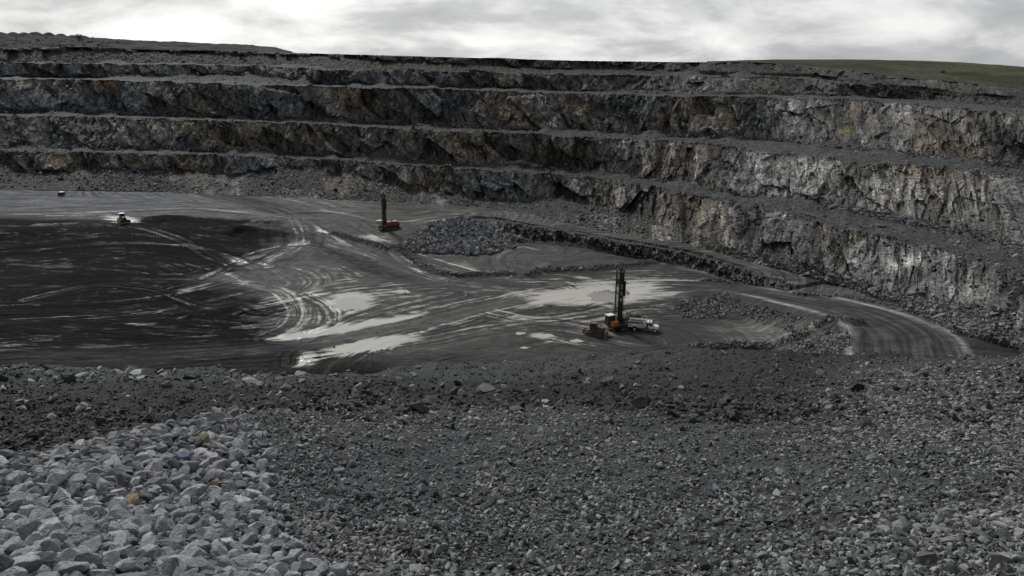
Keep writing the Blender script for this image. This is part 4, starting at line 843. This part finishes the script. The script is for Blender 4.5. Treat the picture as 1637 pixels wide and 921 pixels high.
p, r_ = on_fore(357, 674, 12.5); boulder(p, .19, M_BLD_P, 'large pale boulder perched on the crest of the near stone heap', 2, (1.1, .9, .75), (.1, .1, .3))
for (bx, by, s, m_, lab, sd) in [(20, 905, .13, M_PALE, 'widest flat pale boulder at the lower left corner of the near heap', 5), (868, 640, .13, M_BLD_P, 'pale flat boulder on the crest of the near gravel bank', 6), (1150, 783, .09, M_BLUE, 'single bluish boulder lying in the grey gravel', 7), (1430, 604, .26, M_BLD_P, 'pale slab on the edge of the gravel bank beside the haul road', 8), (1510, 896, .085, M_BLD, 'long grey boulder in the gravel at the lower right', 9), (932, 617, .3, M_BLD, 'rounded grey boulder at the far edge of the gravel bank', 10)]:
    p, r_ = on_fore(bx, by, {868: 16, 1430: 27, 932: 30}.get(bx)); boulder(p, s, m_, lab, sd, (1.2, .9, .7), (.05, .1, sd * .7))
for (bx, by, s, m_, lab, sd, sc_) in [(1202, 556, 1.5, M_BLD_D, 'dark boulder on the rubble edge below the haul road bend', 20, (1, .8, .8)), (1298, 529, 1.3, M_YEL, 'yellowish boulder at the head of the embankment berm', 21, (1.2, .8, .9)), (114, 314, 1.0, M_WHITE, 'small white boulder on the far pit floor beside the parked van', 22, (1, .8, .7))]:
    boulder(on_floor(bx, by), s, m_, lab, sd, sc_, (0, .1, sd))
for (bx, by, s, m_, lab, sd, sc_) in [(1231, 151, 1.6, M_BLD_P, 'pale grey boulder on the highest bench', 30, (1, .8, .8)), (1297, 152, 2.0, M_BLD_D, 'dark square boulder on the highest bench', 31, (1.1, .9, .85)), (1409, 362, 1.6, M_BLD, 'flat grey boulder on the lowest bench', 32, (1.6, .9, .5)), (410, 102, 1.7, M_WHITE, 'white rock standing on the bench under the spoil hill', 33, (.9, .6, 1.1)), (673, 200, 2.2, M_BLD_P, 'pale slab lying on the middle bench', 34, (1.5, .7, .35))]:
    boulder(on_mesh(PD, WPX, WPY, bx, by), s, m_, lab, sd, sc_, (0, .05, sd))

# ------------------------------------------------------------------ machines
class MB:
    def __init__(s): s.V = []; s.F = []
    def add(s, V, F):
        b = len(s.V); s.V += [tuple(v) for v in V]; s.F += [[i + b for i in f] for f in F]; return s
    def box(s, x0, x1, y0, y1, z0, z1, taper=0):
        t = taper
        V = [(x0, y0, z0), (x1, y0, z0), (x1, y1, z0), (x0, y1, z0), (x0 + t, y0 + t, z1), (x1 - t, y0 + t, z1), (x1 - t, y1 - t, z1), (x0 + t, y1 - t, z1)]
        return s.add(V, [[3, 2, 1, 0], [4, 5, 6, 7], [0, 1, 5, 4], [1, 2, 6, 5], [2, 3, 7, 6], [3, 0, 4, 7]])
    def beam(s, p, q, w, h=None):
        p = Vector(p); q = Vector(q); d = (q - p).normalized(); h = h or w
        a = d.cross(Vector((0, 0, 1)));  a = Vector((1, 0, 0)) if a.length < 1e-3 else a.normalized(); b = a.cross(d)
        V = [c + a * (i * w / 2) + b * (j * h / 2) for c in (p, q) for i, j in ((-1, -1), (1, -1), (1, 1), (-1, 1))]
        return s.add(V, [[3, 2, 1, 0], [4, 5, 6, 7], [0, 1, 5, 4], [1, 2, 6, 5], [2, 3, 7, 6], [3, 0, 4, 7]])
    def cyl(s, p, q, r, n=18, r2=None):
        p = Vector(p); q = Vector(q); d = (q - p).normalized(); r2 = r if r2 is None else r2
        a = d.orthogonal().normalized(); b = d.cross(a)
        V = [p + (a * math.cos(2 * math.pi * k / n) + b * math.sin(2 * math.pi * k / n)) * r for k in range(n)] + [q + (a * math.cos(2 * math.pi * k / n) + b * math.sin(2 * math.pi * k / n)) * r2 for k in range(n)]
        return s.add(V, [list(range(n))[::-1], list(range(n, 2 * n))] + [[k, (k + 1) % n, n + (k + 1) % n, n + k] for k in range(n)])
    def prism(s, pts, y0, y1):
        n = len(pts); V = [(x, y0, z) for x, z in pts] + [(x, y1, z) for x, z in pts]
        return s.add(V, [list(range(n)), list(range(n, 2 * n))[::-1]] + [[(k + 1) % n, k, n + k, n + (k + 1) % n] for k in range(n)])
    def tube(s, pts, r, n=8):
        for a, b in zip(pts[:-1], pts[1:]): s.cyl(a, b, r, n)
        return s
    def build(s, name, mat, parent=None, bevel=0.0, label=None):
        me = bpy.data.meshes.new(name); me.from_pydata([tuple(v) for v in s.V], [], s.F)
        bm = bmesh.new(); bm.from_mesh(me); bmesh.ops.recalc_face_normals(bm, faces=bm.faces)
        if bevel: bmesh.ops.bevel(bm, geom=[e_ for e_ in bm.edges if len(e_.link_faces) == 2 and e_.calc_face_angle(0) > .6], offset=bevel, segments=2, affect='EDGES', clamp_overlap=True)
        bm.to_mesh(me); bm.free(); me.materials.append(mat); o = link(name, me, parent)
        if label: o['label'] = label
        return o
def thing(name, label, cat, loc, rz=0, scale=1.0):
    o = bpy.data.objects.new(name, None); COL.objects.link(o); o.location = loc; o.rotation_euler = (0, 0, rz); o.scale = (scale,) * 3
    o['label'] = label; o['category'] = cat; return o
P_RED = paint('red_paint', (.30, .035, .028), dirt=.45); P_ORANGE = paint('orange_paint', (.45, .11, .035), dirt=.5); P_RUST = paint('rusty_orange_paint', (.11, .05, .028), dirt=.9); P_WHITE = paint('white_paint', (.74, .74, .72), dirt=.35)
P_CREAM = paint('cream_paint', (.50, .50, .46), dirt=.5); P_BLACK = paint('black_steel', (.018, .018, .018), .55, dirt=.3); P_GREY = paint('grey_green_paint', (.085, .09, .08), dirt=.5)
P_STEEL = paint('worn_steel', (.12, .115, .11), .5, .4, dirt=.6); P_YEL = paint('yellow_paint', (.45, .32, .05), dirt=.35); P_MAST_R = paint('dark_red_steel', (.028, .016, .015), .6, dirt=.4)
P_TRACK = paint('muddy_track_steel', (.03, .028, .026), .7, dirt=.8); P_RUB = paint('tyre_rubber', (.016, .016, .016), .85, dirt=.5); P_OLIVE = paint('dull_olive_paint', (.055, .05, .03), dirt=.5)
P_GLASS, _t, _b = new_mat('dark_window_glass'); _b.inputs['Base Color'].default_value = (.012, .014, .016, 1); _b.inputs['Roughness'].default_value = .08
P_LAMP, _t, _b = new_mat('lamp_lens'); _b.inputs['Base Color'].default_value = (.7, .7, .65, 1); _b.inputs['Roughness'].default_value = .15
P_HAZ = paint('tail_lamp_red', (.4, .02, .02), .3, dirt=.2)

def crawler(parent, x0, x1, yc, w, h):
    r = h / 2; m = MB(); n = 14
    pts = [(x1 - r + r * math.sin(math.pi * k / n), r + r * math.cos(math.pi * k / n)) for k in range(n + 1)] + [(x0 + r - r * math.sin(math.pi * k / n), r - r * math.cos(math.pi * k / n)) for k in range(n + 1)]
    m.prism(pts, yc - w / 2, yc + w / 2)
    L = x1 - x0 - 2 * r
    for k in range(int(L / .28) + 1):
        x = x0 + r + k * .28; m.box(x, x + .09, yc - w / 2 - .02, yc + w / 2 + .02, h - .01, h + .06); m.box(x, x + .09, yc - w / 2 - .02, yc + w / 2 + .02, -.05, .01)
    t = m.build('crawler_track', P_TRACK, parent)
    f = MB()
    for sgn in (-1, 1):
        y = yc + sgn * (w / 2 + .015)
        f.cyl((x0 + r, y, r), (x0 + r, y + sgn * .03, r), r * .66); f.cyl((x1 - r, y, r), (x1 - r, y + sgn * .03, r), r * .66)
        for k in range(5):
            x = x0 + r + L * (k + .5) / 5; f.cyl((x, y, r * .55), (x, y + sgn * .03, r * .55), r * .36)
    f.build('track_roller', P_STEEL, t)
def window(name, parent, cb):
    m = MB(); cb(m); return m.build(name, P_GLASS, parent)
def drill_rig(name, label, loc, rz, scale, body, mastmat, panel, cabmat, digits=None, accents=False):
    t = thing(name, label, 'drill rig', loc, rz, scale)
    crawler(t, -3.4, 2.6, -1.75, .85, 1.15); crawler(t, -3.4, 2.6, 1.75, .85, 1.15)
    m = MB(); m.box(-4.6, 4.4, -1.15, 1.15, .75, 1.25); m.box(-5.0, 4.9, -2.1, 2.1, 1.32, 1.52); m.box(3.6, 4.8, -1.2, 1.2, .9, 1.3); m.build('chassis', P_BLACK, t, .03)
    # machinery house with panels, hood and stack
    m = MB(); m.box(-4.7, .9, -1.35, 1.35, 1.54, 3.35); h = m.build('machine_house', body, t, .06)
    m = MB()
    for x in (-4.3, -3.1, -1.9, -.7):
        for sgn in (-1, 1): m.box(x, x + 1.0, sgn * 1.36 - .025, sgn * 1.36 + .025, 1.75, 3.1)
    m.build('side_door', panel, h, .02)
    m = MB(); m.box(-3.9, -1.6, -.9, .9, 3.36, 3.62); m.box(-1.2, .2, -1.0, 1.0, 3.36, 3.5); m.build('roof_cover', cabmat, h, .04)
    m = MB(); m.cyl((-1.4, .95, 3.35), (-1.4, .95, 4.5), .13); m.cyl((-1.4, .95, 4.5), (-1.25, .95, 4.72), .12); m.build('exhaust_stack', P_BLACK, h)
    m = MB(); m.box(-5.0, -4.72, -1.2, 1.2, 1.6, 3.1); [m.box(-5.05, -5.0, -1.15, 1.15, 1.7 + .16 * k, 1.78 + .16 * k) for k in range(8)]; m.build('radiator', P_BLACK, t)
    # deck railing
    m = MB()
    for y in (-2.05, 2.05):
        for x in (-4.9, -3.7, -2.5, -1.3, -.1, 1.1): m.cyl((x, y, 1.5), (x, y, 2.6), .035, 6)
        for z in (2.08, 2.6): m.cyl((-4.9, y, z), (1.1, y, z), .03, 6)
    for z in (2.08, 2.6): m.cyl((-5.0, -2.05, z), (-5.0, 2.05, z), .03, 6)
    m.build('railing', P_CREAM if accents else body, t)
    m = MB()
    for sgn in (-.28, .28): m.beam((-5.1, -1.6 + sgn, .25), (-5.0, -1.6 + sgn, 1.5), .05)
    for k in range(5): m.beam((-5.1, -1.88, .35 + k * .26), (-5.1, -1.32, .35 + k * .26), .04)
    m.build('ladder', P_STEEL, t)
    # operator cab
    c = MB().box(2.75, 4.85, -2.0, -.25, 1.54, 3.95).build('cab', cabmat, t, .08)
    window('window', c, lambda q: q.box(4.84, 4.87, -1.85, -.4, 2.3, 3.6)); window('window', c, lambda q: q.box(3.05, 3.75, -2.02, -1.99, 2.3, 3.6)); window('window', c, lambda q: q.box(3.9, 4.65, -2.02, -1.99, 2.3, 3.6)); window('window', c, lambda q: q.box(2.73, 2.76, -1.8, -.5, 2.6, 3.6))
    MB().box(2.65, 4.98, -2.1, -.15, 3.96, 4.12).build('cab_roof', P_WHITE, c, .05)
    # mast: four chords with lacing, pipe rack, feed head and crown
    X0, X1, Y0, Y1, ZB, ZT = 1.35, 2.6, -.72, .72, 1.1, 16.4
    m = MB(); chords = [(X0, Y0), (X1, Y0), (X1, Y1), (X0, Y1)]
    for x, y in chords: m.beam((x, y, ZB), (x, y, ZT), .25)
    zs = np.linspace(ZB + .2, ZT - .2, 15)
    for a, b in zip(range(4), (1, 2, 3, 0)):
        (xa, ya), (xb, yb) = chords[a], chords[b]
        for k in range(14):
            m.beam((xa, ya, zs[k]), (xb, yb, zs[k]), .08)
            p_, q_ = ((xa, ya), (xb, yb)) if k % 2 else ((xb, yb), (xa, ya)); m.beam((*p_, zs[k]), (*q_, zs[k + 1]), .09)
    mast = m.build('mast', mastmat, t)
    m = MB(); m.cyl((1.95, 0, .3), (1.95, 0, 13.5), .16); m.cyl((1.6, -.38, 3), (1.6, -.38, 13), .12); m.cyl((1.6, .38, 3), (1.6, .38, 13), .12); m.cyl((1.6, 0, 3), (1.6, 0, 13), .12); m.build('drill_pipe', P_BLACK, mast)
    m = MB(); m.box(1.5, 2.45, -.62, .62, 12.6, 14.1); m.cyl((1.95, 0, 12.1), (1.95, 0, 12.6), .3); m.build('rotary_head', P_STEEL, mast, .04)
    m = MB(); m.box(X0 - .2, X1 + .2, Y0 - .2, Y1 + .2, ZT, ZT + .25); m.cyl((1.95, -.45, ZT + .5), (1.95, -.25, ZT + .5), .38); m.cyl((1.95, .25, ZT + .5), (1.95, .45, ZT + .5), .38); m.box(1.8, 2.1, -.6, .6, ZT + .2, ZT + .55); m.build('crown', mastmat, mast)
    m = MB(); m.tube([(X0 - .25, .95, 2), (X0 - .28, 1.0, 8), (X0 - .2, .95, 12.5)], .07); m.tube([(X0 - .25, -.95, 2), (X0 - .3, -1.0, 7.5), (X0 - .2, -.95, 11.5)], .08); m.box(X0 - .45, X0 - .12, .85, 1.25, 9.5, 13.6); m.build('hose', P_BLACK, mast)
    m = MB(); m.box(X0 - .12, X0 - .1, Y0 + .1, Y1 - .1, 1.4, 15.6) if accents else m.box(X1 + .02, X1 + .05, Y0 + .12, Y1 - .12, 2.0, 15.8)
    m.box(X0 + .2, X1 - .2, Y1 - .03, Y1, 2.2, 14.5); m.build('mast_plate', mastmat, mast)
    m = MB(); m.beam((-2.6, -.85, 3.4), (X0, -.7, 5.6), .16); m.beam((-2.6, .85, 3.4), (X0, .7, 5.6), .16); m.build('mast_brace', P_CREAM, t)
    for x, y in ((4.2, -1.0), (4.2, 1.3), (-4.4, -1.0), (-4.4, 1.0)):
        m = MB(); m.cyl((x, y, .12), (x, y, 1.6), .14); m.cyl((x, y, 0), (x, y, .14), .42); m.build('jack', P_STEEL, t)
    m = MB(); m.box(1.25, 2.7, -1.1, 1.1, .15, 1.05, .08); m.build('dust_curtain', P_RUB, t)
    if digits:
        for k, ch in enumerate(digits):
            cu = bpy.data.curves.new('mast_numeral', 'FONT'); cu.body = ch; cu.size = 1.25; cu.extrude = .012; cu.align_x = 'CENTER'
            tmp = bpy.data.objects.new('mast_numeral', cu); COL.objects.link(tmp); dg = bpy.context.evaluated_depsgraph_get(); me = bpy.data.meshes.new_from_object(tmp.evaluated_get(dg)); bpy.data.objects.remove(tmp)
            me.materials.clear(); me.materials.append(P_WHITE); o = link('numeral', me, mast); o.location = (X0 + .62, Y0 - .13 - .02, 11.3 - 1.55 * k); o.rotation_euler = (R(90), 0, 0)
        MB().box(X0 - .05, X1 + .05, Y0 - .135, Y0 - .105, 7.0, 13.2).build('number_plate', P_BLACK, mast)
    return t
# far red rig
p = on_floor(621, 366)
far = drill_rig('drill_rig', 'red tracked drill rig with white cab and tall dark mast on the far pit floor', p, R(205), .84, P_RED, P_MAST_R, P_RED, P_CREAM)
m = MB(); n_ = 22
for k in range(n_):
    a, b = 2 * math.pi * k / n_, 2 * math.pi * (k + 1) / n_
    m.beam((1.9 - .5 * math.cos(a) - 1.6, 1.395, 2.45 + .5 * math.sin(a)), (1.9 - .5 * math.cos(b) - 1.6, 1.395, 2.45 + .5 * math.sin(b)), .16, .02)
m.build('ring_emblem', P_CREAM, far)
# near dark rig
p = on_floor(996, 524)
nearrig = drill_rig('drill_rig', 'dark tracked drill rig with number on its mast beside the white truck', p, R(212), 1.0, P_GREY, P_BLACK, P_GREY, P_OLIVE, None, True)
mast = [c for c in nearrig.children if c.name.startswith('mast') and 'brace' not in c.name][0]
MB().box(1.3, 2.6, .84, .87, 7.2, 13.4).build('number_plate', P_BLACK, mast)
for k, ch in enumerate('250'):
    cu = bpy.data.curves.new('numeral', 'FONT'); cu.body = ch; cu.size = 1.5; cu.extrude = .012; cu.align_x = 'CENTER'
    tmp = bpy.data.objects.new('numeral_tmp', cu); COL.objects.link(tmp); dg = bpy.context.evaluated_depsgraph_get(); me = bpy.data.meshes.new_from_object(tmp.evaluated_get(dg)); bpy.data.objects.remove(tmp)
    me.materials.clear(); me.materials.append(P_WHITE); o = link('numeral', me, mast); o.location = (1.95, .89, 11.6 - 1.8 * k); o.rotation_euler = (R(90), 0, R(180))
m = MB(); m.box(2.7, 4.6, .3, 1.6, 1.54, 2.7); m.build('front_housing', P_ORANGE, nearrig, .05)
m = MB(); m.beam((-4.6, 1.0, 3.5), (-3.4, 1.3, 4.1), .3); m.beam((-3.4, 1.3, 4.1), (-2.9, 1.0, 3.4), .22); m.box(-4.9, -4.3, .6, 1.4, 3.3, 3.6); m.build('service_crane', P_YEL, nearrig, .03)

def wheel(parent, x, y, r, w, hub=P_WHITE):
    m = MB(); n = 28; pr = [(r * .55, -w / 2), (r * .93, -w / 2), (r, -w * .32), (r, w * .32), (r * .93, w / 2), (r * .55, w / 2)]
    V = []; F = []
    for k in range(n):
        a = 2 * math.pi * k / n
        for q, yy in pr: V.append((x + q * math.cos(a), y + yy, r + q * math.sin(a)))
    L = len(pr)
    for k in range(n):
        for q in range(L): F.append([k * L + q, k * L + (q + 1) % L, ((k + 1) % n) * L + (q + 1) % L, ((k + 1) % n) * L + q])
    m.add(V, F); t = m.build('wheel', P_RUB, parent)
    MB().cyl((x, y - w * .42, r), (x, y + w * .42, r), r * .56, 22).build('rim', hub, t)
    MB().cyl((x, y - w * .5, r), (x, y + w * .5, r), r * .2, 14).build('hub', P_STEEL, t)
# white service truck, nose to the right
p = on_floor(1028, 528)
tr = thing('service_truck', 'white service truck with loader crane over its utility body beside the dark drill rig', 'truck', p, R(-14), 1.0)
MB().box(-3.9, 3.4, -.45, .45, .65, .9).build('chassis', P_BLACK, tr)
bd = MB().prism([(-4.0, 1.0), (-2.75, 1.0), (-2.6, 1.35), (-1.75, 1.35), (-1.6, 1.0), (.55, 1.0), (.55, 2.0), (-4.0, 2.0)], -1.2, 1.2).build('utility_body', P_WHITE, tr, .04)
m = MB()
for a, b in ((-3.9, -2.85), (-1.5, -.75), (-.7, .45)):
    for sgn in (-1, 1): m.box(a, b, sgn * 1.21 - .02, sgn * 1.21 + .02, 1.12, 1.9)
m.build('locker_door', P_CREAM, bd, .015)
m = MB(); m.box(-3.9, .5, -1.15, 1.15, 2.01, 2.12); [m.box(x, x + .8, -1.0, -.3, 2.12, 2.45) for x in (-3.4, -2.2)]; m.cyl((-2.6, .5, 2.4), (-.3, .5, 2.4), .3); m.build('deck_load', P_STEEL, bd, .02)
m = MB(); m.box(.62, .72, -1.15, 1.15, 1.5, 3.0); [m.beam((x, y, 2.1), (x, y, 2.75), .07) for x in (-3.9, -2.4, -.9) for y in (-1.1, 1.1)]; [m.beam((-3.9, y, 2.75), (.65, y, 2.75), .07) for y in (-1.1, 1.1)]; m.build('headboard_rack', P_WHITE, tr)
m = MB(); m.beam((-3.6, 0, 3.05), (.5, .1, 2.95), .28, .32); m.cyl((-3.6, 0, 2.0), (-3.6, 0, 3.05), .2); m.beam((-3.5, .3, 2.7), (-1.0, .2, 2.78), .16); m.build('loader_crane', P_WHITE, tr, .02)
m = MB(); m.box(.95, 1.35, -1.23, -.6, .7, 1.9); m.cyl((.95, -.95, 1.1), (.2, -.95, 1.1), .3); m.build('fuel_tank', P_STEEL, tr, .03)
cb = MB().prism([(.85, 1.0), (2.55, 1.0), (2.55, 1.75), (2.3, 2.62), (2.1, 2.75), (.95, 2.75), (.85, 2.6)], -1.1, 1.1).build('cab', P_WHITE, tr, .06)
for sgn in (-1, 1):
    window('side_window', cb, lambda q: q.prism([(1.62, 1.82), (2.38, 1.82), (2.18, 2.5), (1.62, 2.5)], sgn * 1.1 - .02, sgn * 1.1 + .02)); window('side_window', cb, lambda q: q.box(.95, 1.5, sgn * 1.1 - .02, sgn * 1.1 + .02, 1.85, 2.5))
    MB().beam((2.45, sgn * 1.15, 2.1), (2.45, sgn * 1.42, 2.1), .05).box(2.38, 2.5, sgn * 1.42 - .08, sgn * 1.42 + .08, 1.9, 2.35).build('mirror', P_BLACK, cb)
    m = MB(); m.box(.92, 1.56, sgn * 1.115 - .008, sgn * 1.115 + .008, 1.05, 1.8); m.build('door', P_WHITE, cb, .004)
window('windscreen', cb, lambda q: q.add([(2.57, -.95, 1.8), (2.57, .95, 1.8), (2.34, .85, 2.6), (2.34, -.85, 2.6)], [[0, 1, 2, 3]]))
MB().box(1.4, 1.9, -.7, .7, 2.76, 2.9).build('beacon_bar', P_YEL, cb, .03)
hd = MB().prism([(2.57, 1.15), (3.95, 1.05), (4.1, 1.2), (4.08, 1.5), (3.9, 1.66), (2.57, 1.82)], -.85, .85).build('hood', P_WHITE, tr, .06)
MB().box(4.09, 4.13, -.6, .6, 1.08, 1.46).build('grille', P_BLACK, hd)
m = MB()
for sgn in (-1, 1): m.prism([(2.6, 1.0), (2.75, 1.35), (3.1, 1.5), (3.5, 1.48), (3.85, 1.3), (4.0, 1.0)], sgn * .98 - .16, sgn * .98 + .16)
m.build('fender', P_WHITE, hd, .03)
for sgn in (-1, 1): MB().box(4.06, 4.15, sgn * .74 - .12, sgn * .74 + .12, 1.15, 1.38).build('headlight', P_LAMP, hd)
MB().box(4.12, 4.3, -1.1, 1.1, .62, .95).build('bumper', P_STEEL, tr, .03)
MB().box(-4.3, -4.02, -1.1, 1.1, .7, .95).prism([(-4.3, .95), (-4.75, 1.0), (-4.3, 1.35)], -.7, .3).build('rear_bumper', P_WHITE, tr, .02)
for sgn in (-1, 1): MB().box(-4.06, -4.0, sgn * 1.0 - .12, sgn * 1.0 + .12, 1.1, 1.4).build('tail_light', P_HAZ, tr)
for x, y in ((3.25, -1.0), (3.25, 1.0), (-2.18, -.85), (-2.18, .85), (-2.18, -1.16), (-2.18, 1.16)): wheel(tr, x, y, .52, .28)

def dozer(label, loc, rz, scale, mat, roofmat):
    t = thing('bulldozer', label, 'bulldozer', loc, rz, scale)
    crawler(t, -2.6, 2.2, -1.25, .6, 1.15); crawler(t, -2.6, 2.2, 1.25, .6, 1.15)
    MB().box(-2.3, 2.0, -.9, .9, .6, 1.5).build('chassis', mat, t, .05)
    h = MB().prism([(.3, 1.5), (2.3, 1.5), (2.4, 1.7), (2.4, 2.35), (2.2, 2.5), (.3, 2.7)], -.65, .65).build('engine_hood', mat, t, .06)
    m = MB(); m.box(2.405, 2.45, -.5, .5, 1.6, 2.3); m.build('grille', P_BLACK, h); MB().cyl((1.3, .35, 2.5), (1.3, .35, 3.4), .1).build('exhaust_stack', P_BLACK, h)
    c = MB()
    for x in (-1.5, .1):
        for y in (-.8, .8): c.beam((x, y, 1.5), (x, y, 3.5), .12)
    c.box(-1.55, .15, -.85, .85, 1.5, 2.15); cab = c.build('cab', mat, t, .02)
    for sgn in (-1, 1): window('window', cab, lambda q: q.box(-1.42, .02, sgn * .8 - .015, sgn * .8 + .015, 2.17, 3.42))
    window('window', cab, lambda q: q.box(.1, .13, -.7, .7, 2.2, 3.42)); window('window', cab, lambda q: q.box(-1.53, -1.5, -.7, .7, 2.2, 3.42))
    MB().box(-1.75, .3, -1.0, 1.0, 3.51, 3.66).build('cab_roof', roofmat, cab, .05)
    m = MB(); n = 8; arc_ = [(3.15 - .35 * math.sin(math.pi * k / n), .15 + 1.35 * k / n) for k in range(n + 1)]
    m.prism(arc_ + [(x + .1, z) for x, z in arc_[::-1]], -2.0, 2.0); bl_ = m.build('blade', mat, t)
    m = MB(); [m.beam((-.4, s_ * 1.65, .6), (2.9, s_ * 1.65, .45), .2) for s_ in (-1, 1)]; [m.cyl((1.9, s_ * .5, 1.9), (2.95, s_ * .5, 1.1), .08) for s_ in (-1, 1)]; m.build('push_arm', mat, t)
    m = MB(); m.beam((-2.3, -.5, 1.2), (-3.5, -.5, 1.35), .2); m.beam((-2.3, .5, 1.2), (-3.5, .5, 1.35), .2); m.box(-3.6, -3.35, -1.1, 1.1, 1.1, 1.5); [m.prism([(-3.55, 1.2), (-3.3, 1.2), (-3.2, .25), (-3.35, .25)], y - .07, y + .07) for y in (-.8, 0, .8)]; m.build('ripper', mat, t)
    return t
p = on_floor(952, 536)
dozer('dirty rust orange bulldozer with raised ripper behind it near the dark drill rig', p, R(-22), .95, P_RUST, P_RUST)
p = on_floor(197, 356)
dozer('dull bulldozer with white cab roof standing on a pale wet patch', p, R(-50), 1.0, P_OLIVE, P_WHITE)
# parked van far off
p = on_floor(98, 313)
v = thing('parked_van', 'dark van with white roof parked at the foot of the far quarry face', 'van', p, R(172), 1.0)
MB().prism([(-1.3, .4), (1.35, .4), (1.4, .75), (1.0, 1.0), (.75, 1.6), (-1.25, 1.6), (-1.32, 1.0)], -.85, .85).build('body', P_BLACK, v, .05)
MB().prism([(-1.3, 1.61), (.78, 1.61), (.6, 1.86), (-1.2, 1.86)], -.86, .86).build('roof', P_WHITE, v, .04)
for sgn in (-1, 1): window('side_window', v, lambda q: q.prism([(-1.1, 1.08), (.85, 1.08), (.66, 1.52), (-1.1, 1.52)], sgn * .86 - .01, sgn * .86 + .01))
window('windscreen', v, lambda q: q.add([(1.02, -.7, 1.05), (1.02, .7, 1.05), (.8, .66, 1.55), (.8, -.66, 1.55)], [[0, 1, 2, 3]]))
for x, y in ((.85, -.75), (.85, .75), (-.85, -.75), (-.85, .75)): wheel(v, x, y, .34, .2, P_STEEL)
for sgn in (-1, 1): MB().box(1.38, 1.43, sgn * .62 - .12, sgn * .62 + .12, .62, .78).build('headlight', P_LAMP, v)

# ------------------------------------------------------------------ shrubs on the skyline
M_LEAF, t_, b_l = new_mat('shrub_leaf'); b_l.inputs['Roughness'].default_value = .8
gi = nd(t_, 'ShaderNodeNewGeometry'); rr2 = nd(t_, 'ShaderNodeValToRGB'); t_.links.new(gi.outputs['Random Per Island'], rr2.inputs[0]); rr2.color_ramp.elements[0].color = (.02, .024, .014, 1); rr2.color_ramp.elements[1].color = (.06, .065, .035, 1); t_.links.new(rr2.outputs[0], b_l.inputs['Base Color'])
M_BARK = paint('bark', (.05, .04, .03), .9)
def shrub(p, w, h, label, seed, n=700):
    q = random.Random(seed); t = thing('shrub', label, 'shrub', p, 0)
    m = MB()
    tips = []
    for k in range(7):
        a = 2 * math.pi * k / 7 + q.uniform(-.3, .3); tip = Vector((math.cos(a) * w * q.uniform(.1, .38), math.sin(a) * w * .35, h * q.uniform(.55, .95))); m.cyl((0, 0, -.4), tip * .5, .09, 6, .06); m.cyl(tip * .5, tip, .06, 6, .02); tips.append(tip)
    m.build('stem', M_BARK, t)
    f = MB()
    for k in range(n):
        c = q.choice(tips); c = Vector((c.x + q.gauss(0, w * .14), c.y + q.gauss(0, w * .14), max(.1, c.z * q.uniform(.45, 1.0) + q.gauss(0, h * .08))))
        d = Vector((q.gauss(0, 1), q.gauss(0, 1), q.gauss(0, .6))).normalized(); e_ = d.orthogonal().normalized(); s_ = q.uniform(.12, .3)
        f.add([c - d * s_, c + e_ * s_ * .5, c + d * s_, c - e_ * s_ * .5], [[0, 1, 2, 3]])
    f.build('foliage', M_LEAF, t)
hpx, hpy = [a.reshape(PH.shape[:2]) for a in project(PH.reshape(-1, 3))]; ggx, ggy = [a.reshape(PG.shape[:2]) for a in project(PG.reshape(-1, 3))]
shrub(on_mesh(PH, hpx, hpy, 127, 61), 4.6, 3.0, 'dark bushy shrub on the skyline of the spoil hill', 1)
shrub(on_mesh(PG, ggx, ggy, 1507, 116), 2.6, 1.3, 'small dark shrub alone on the grassy hill', 2, 400)
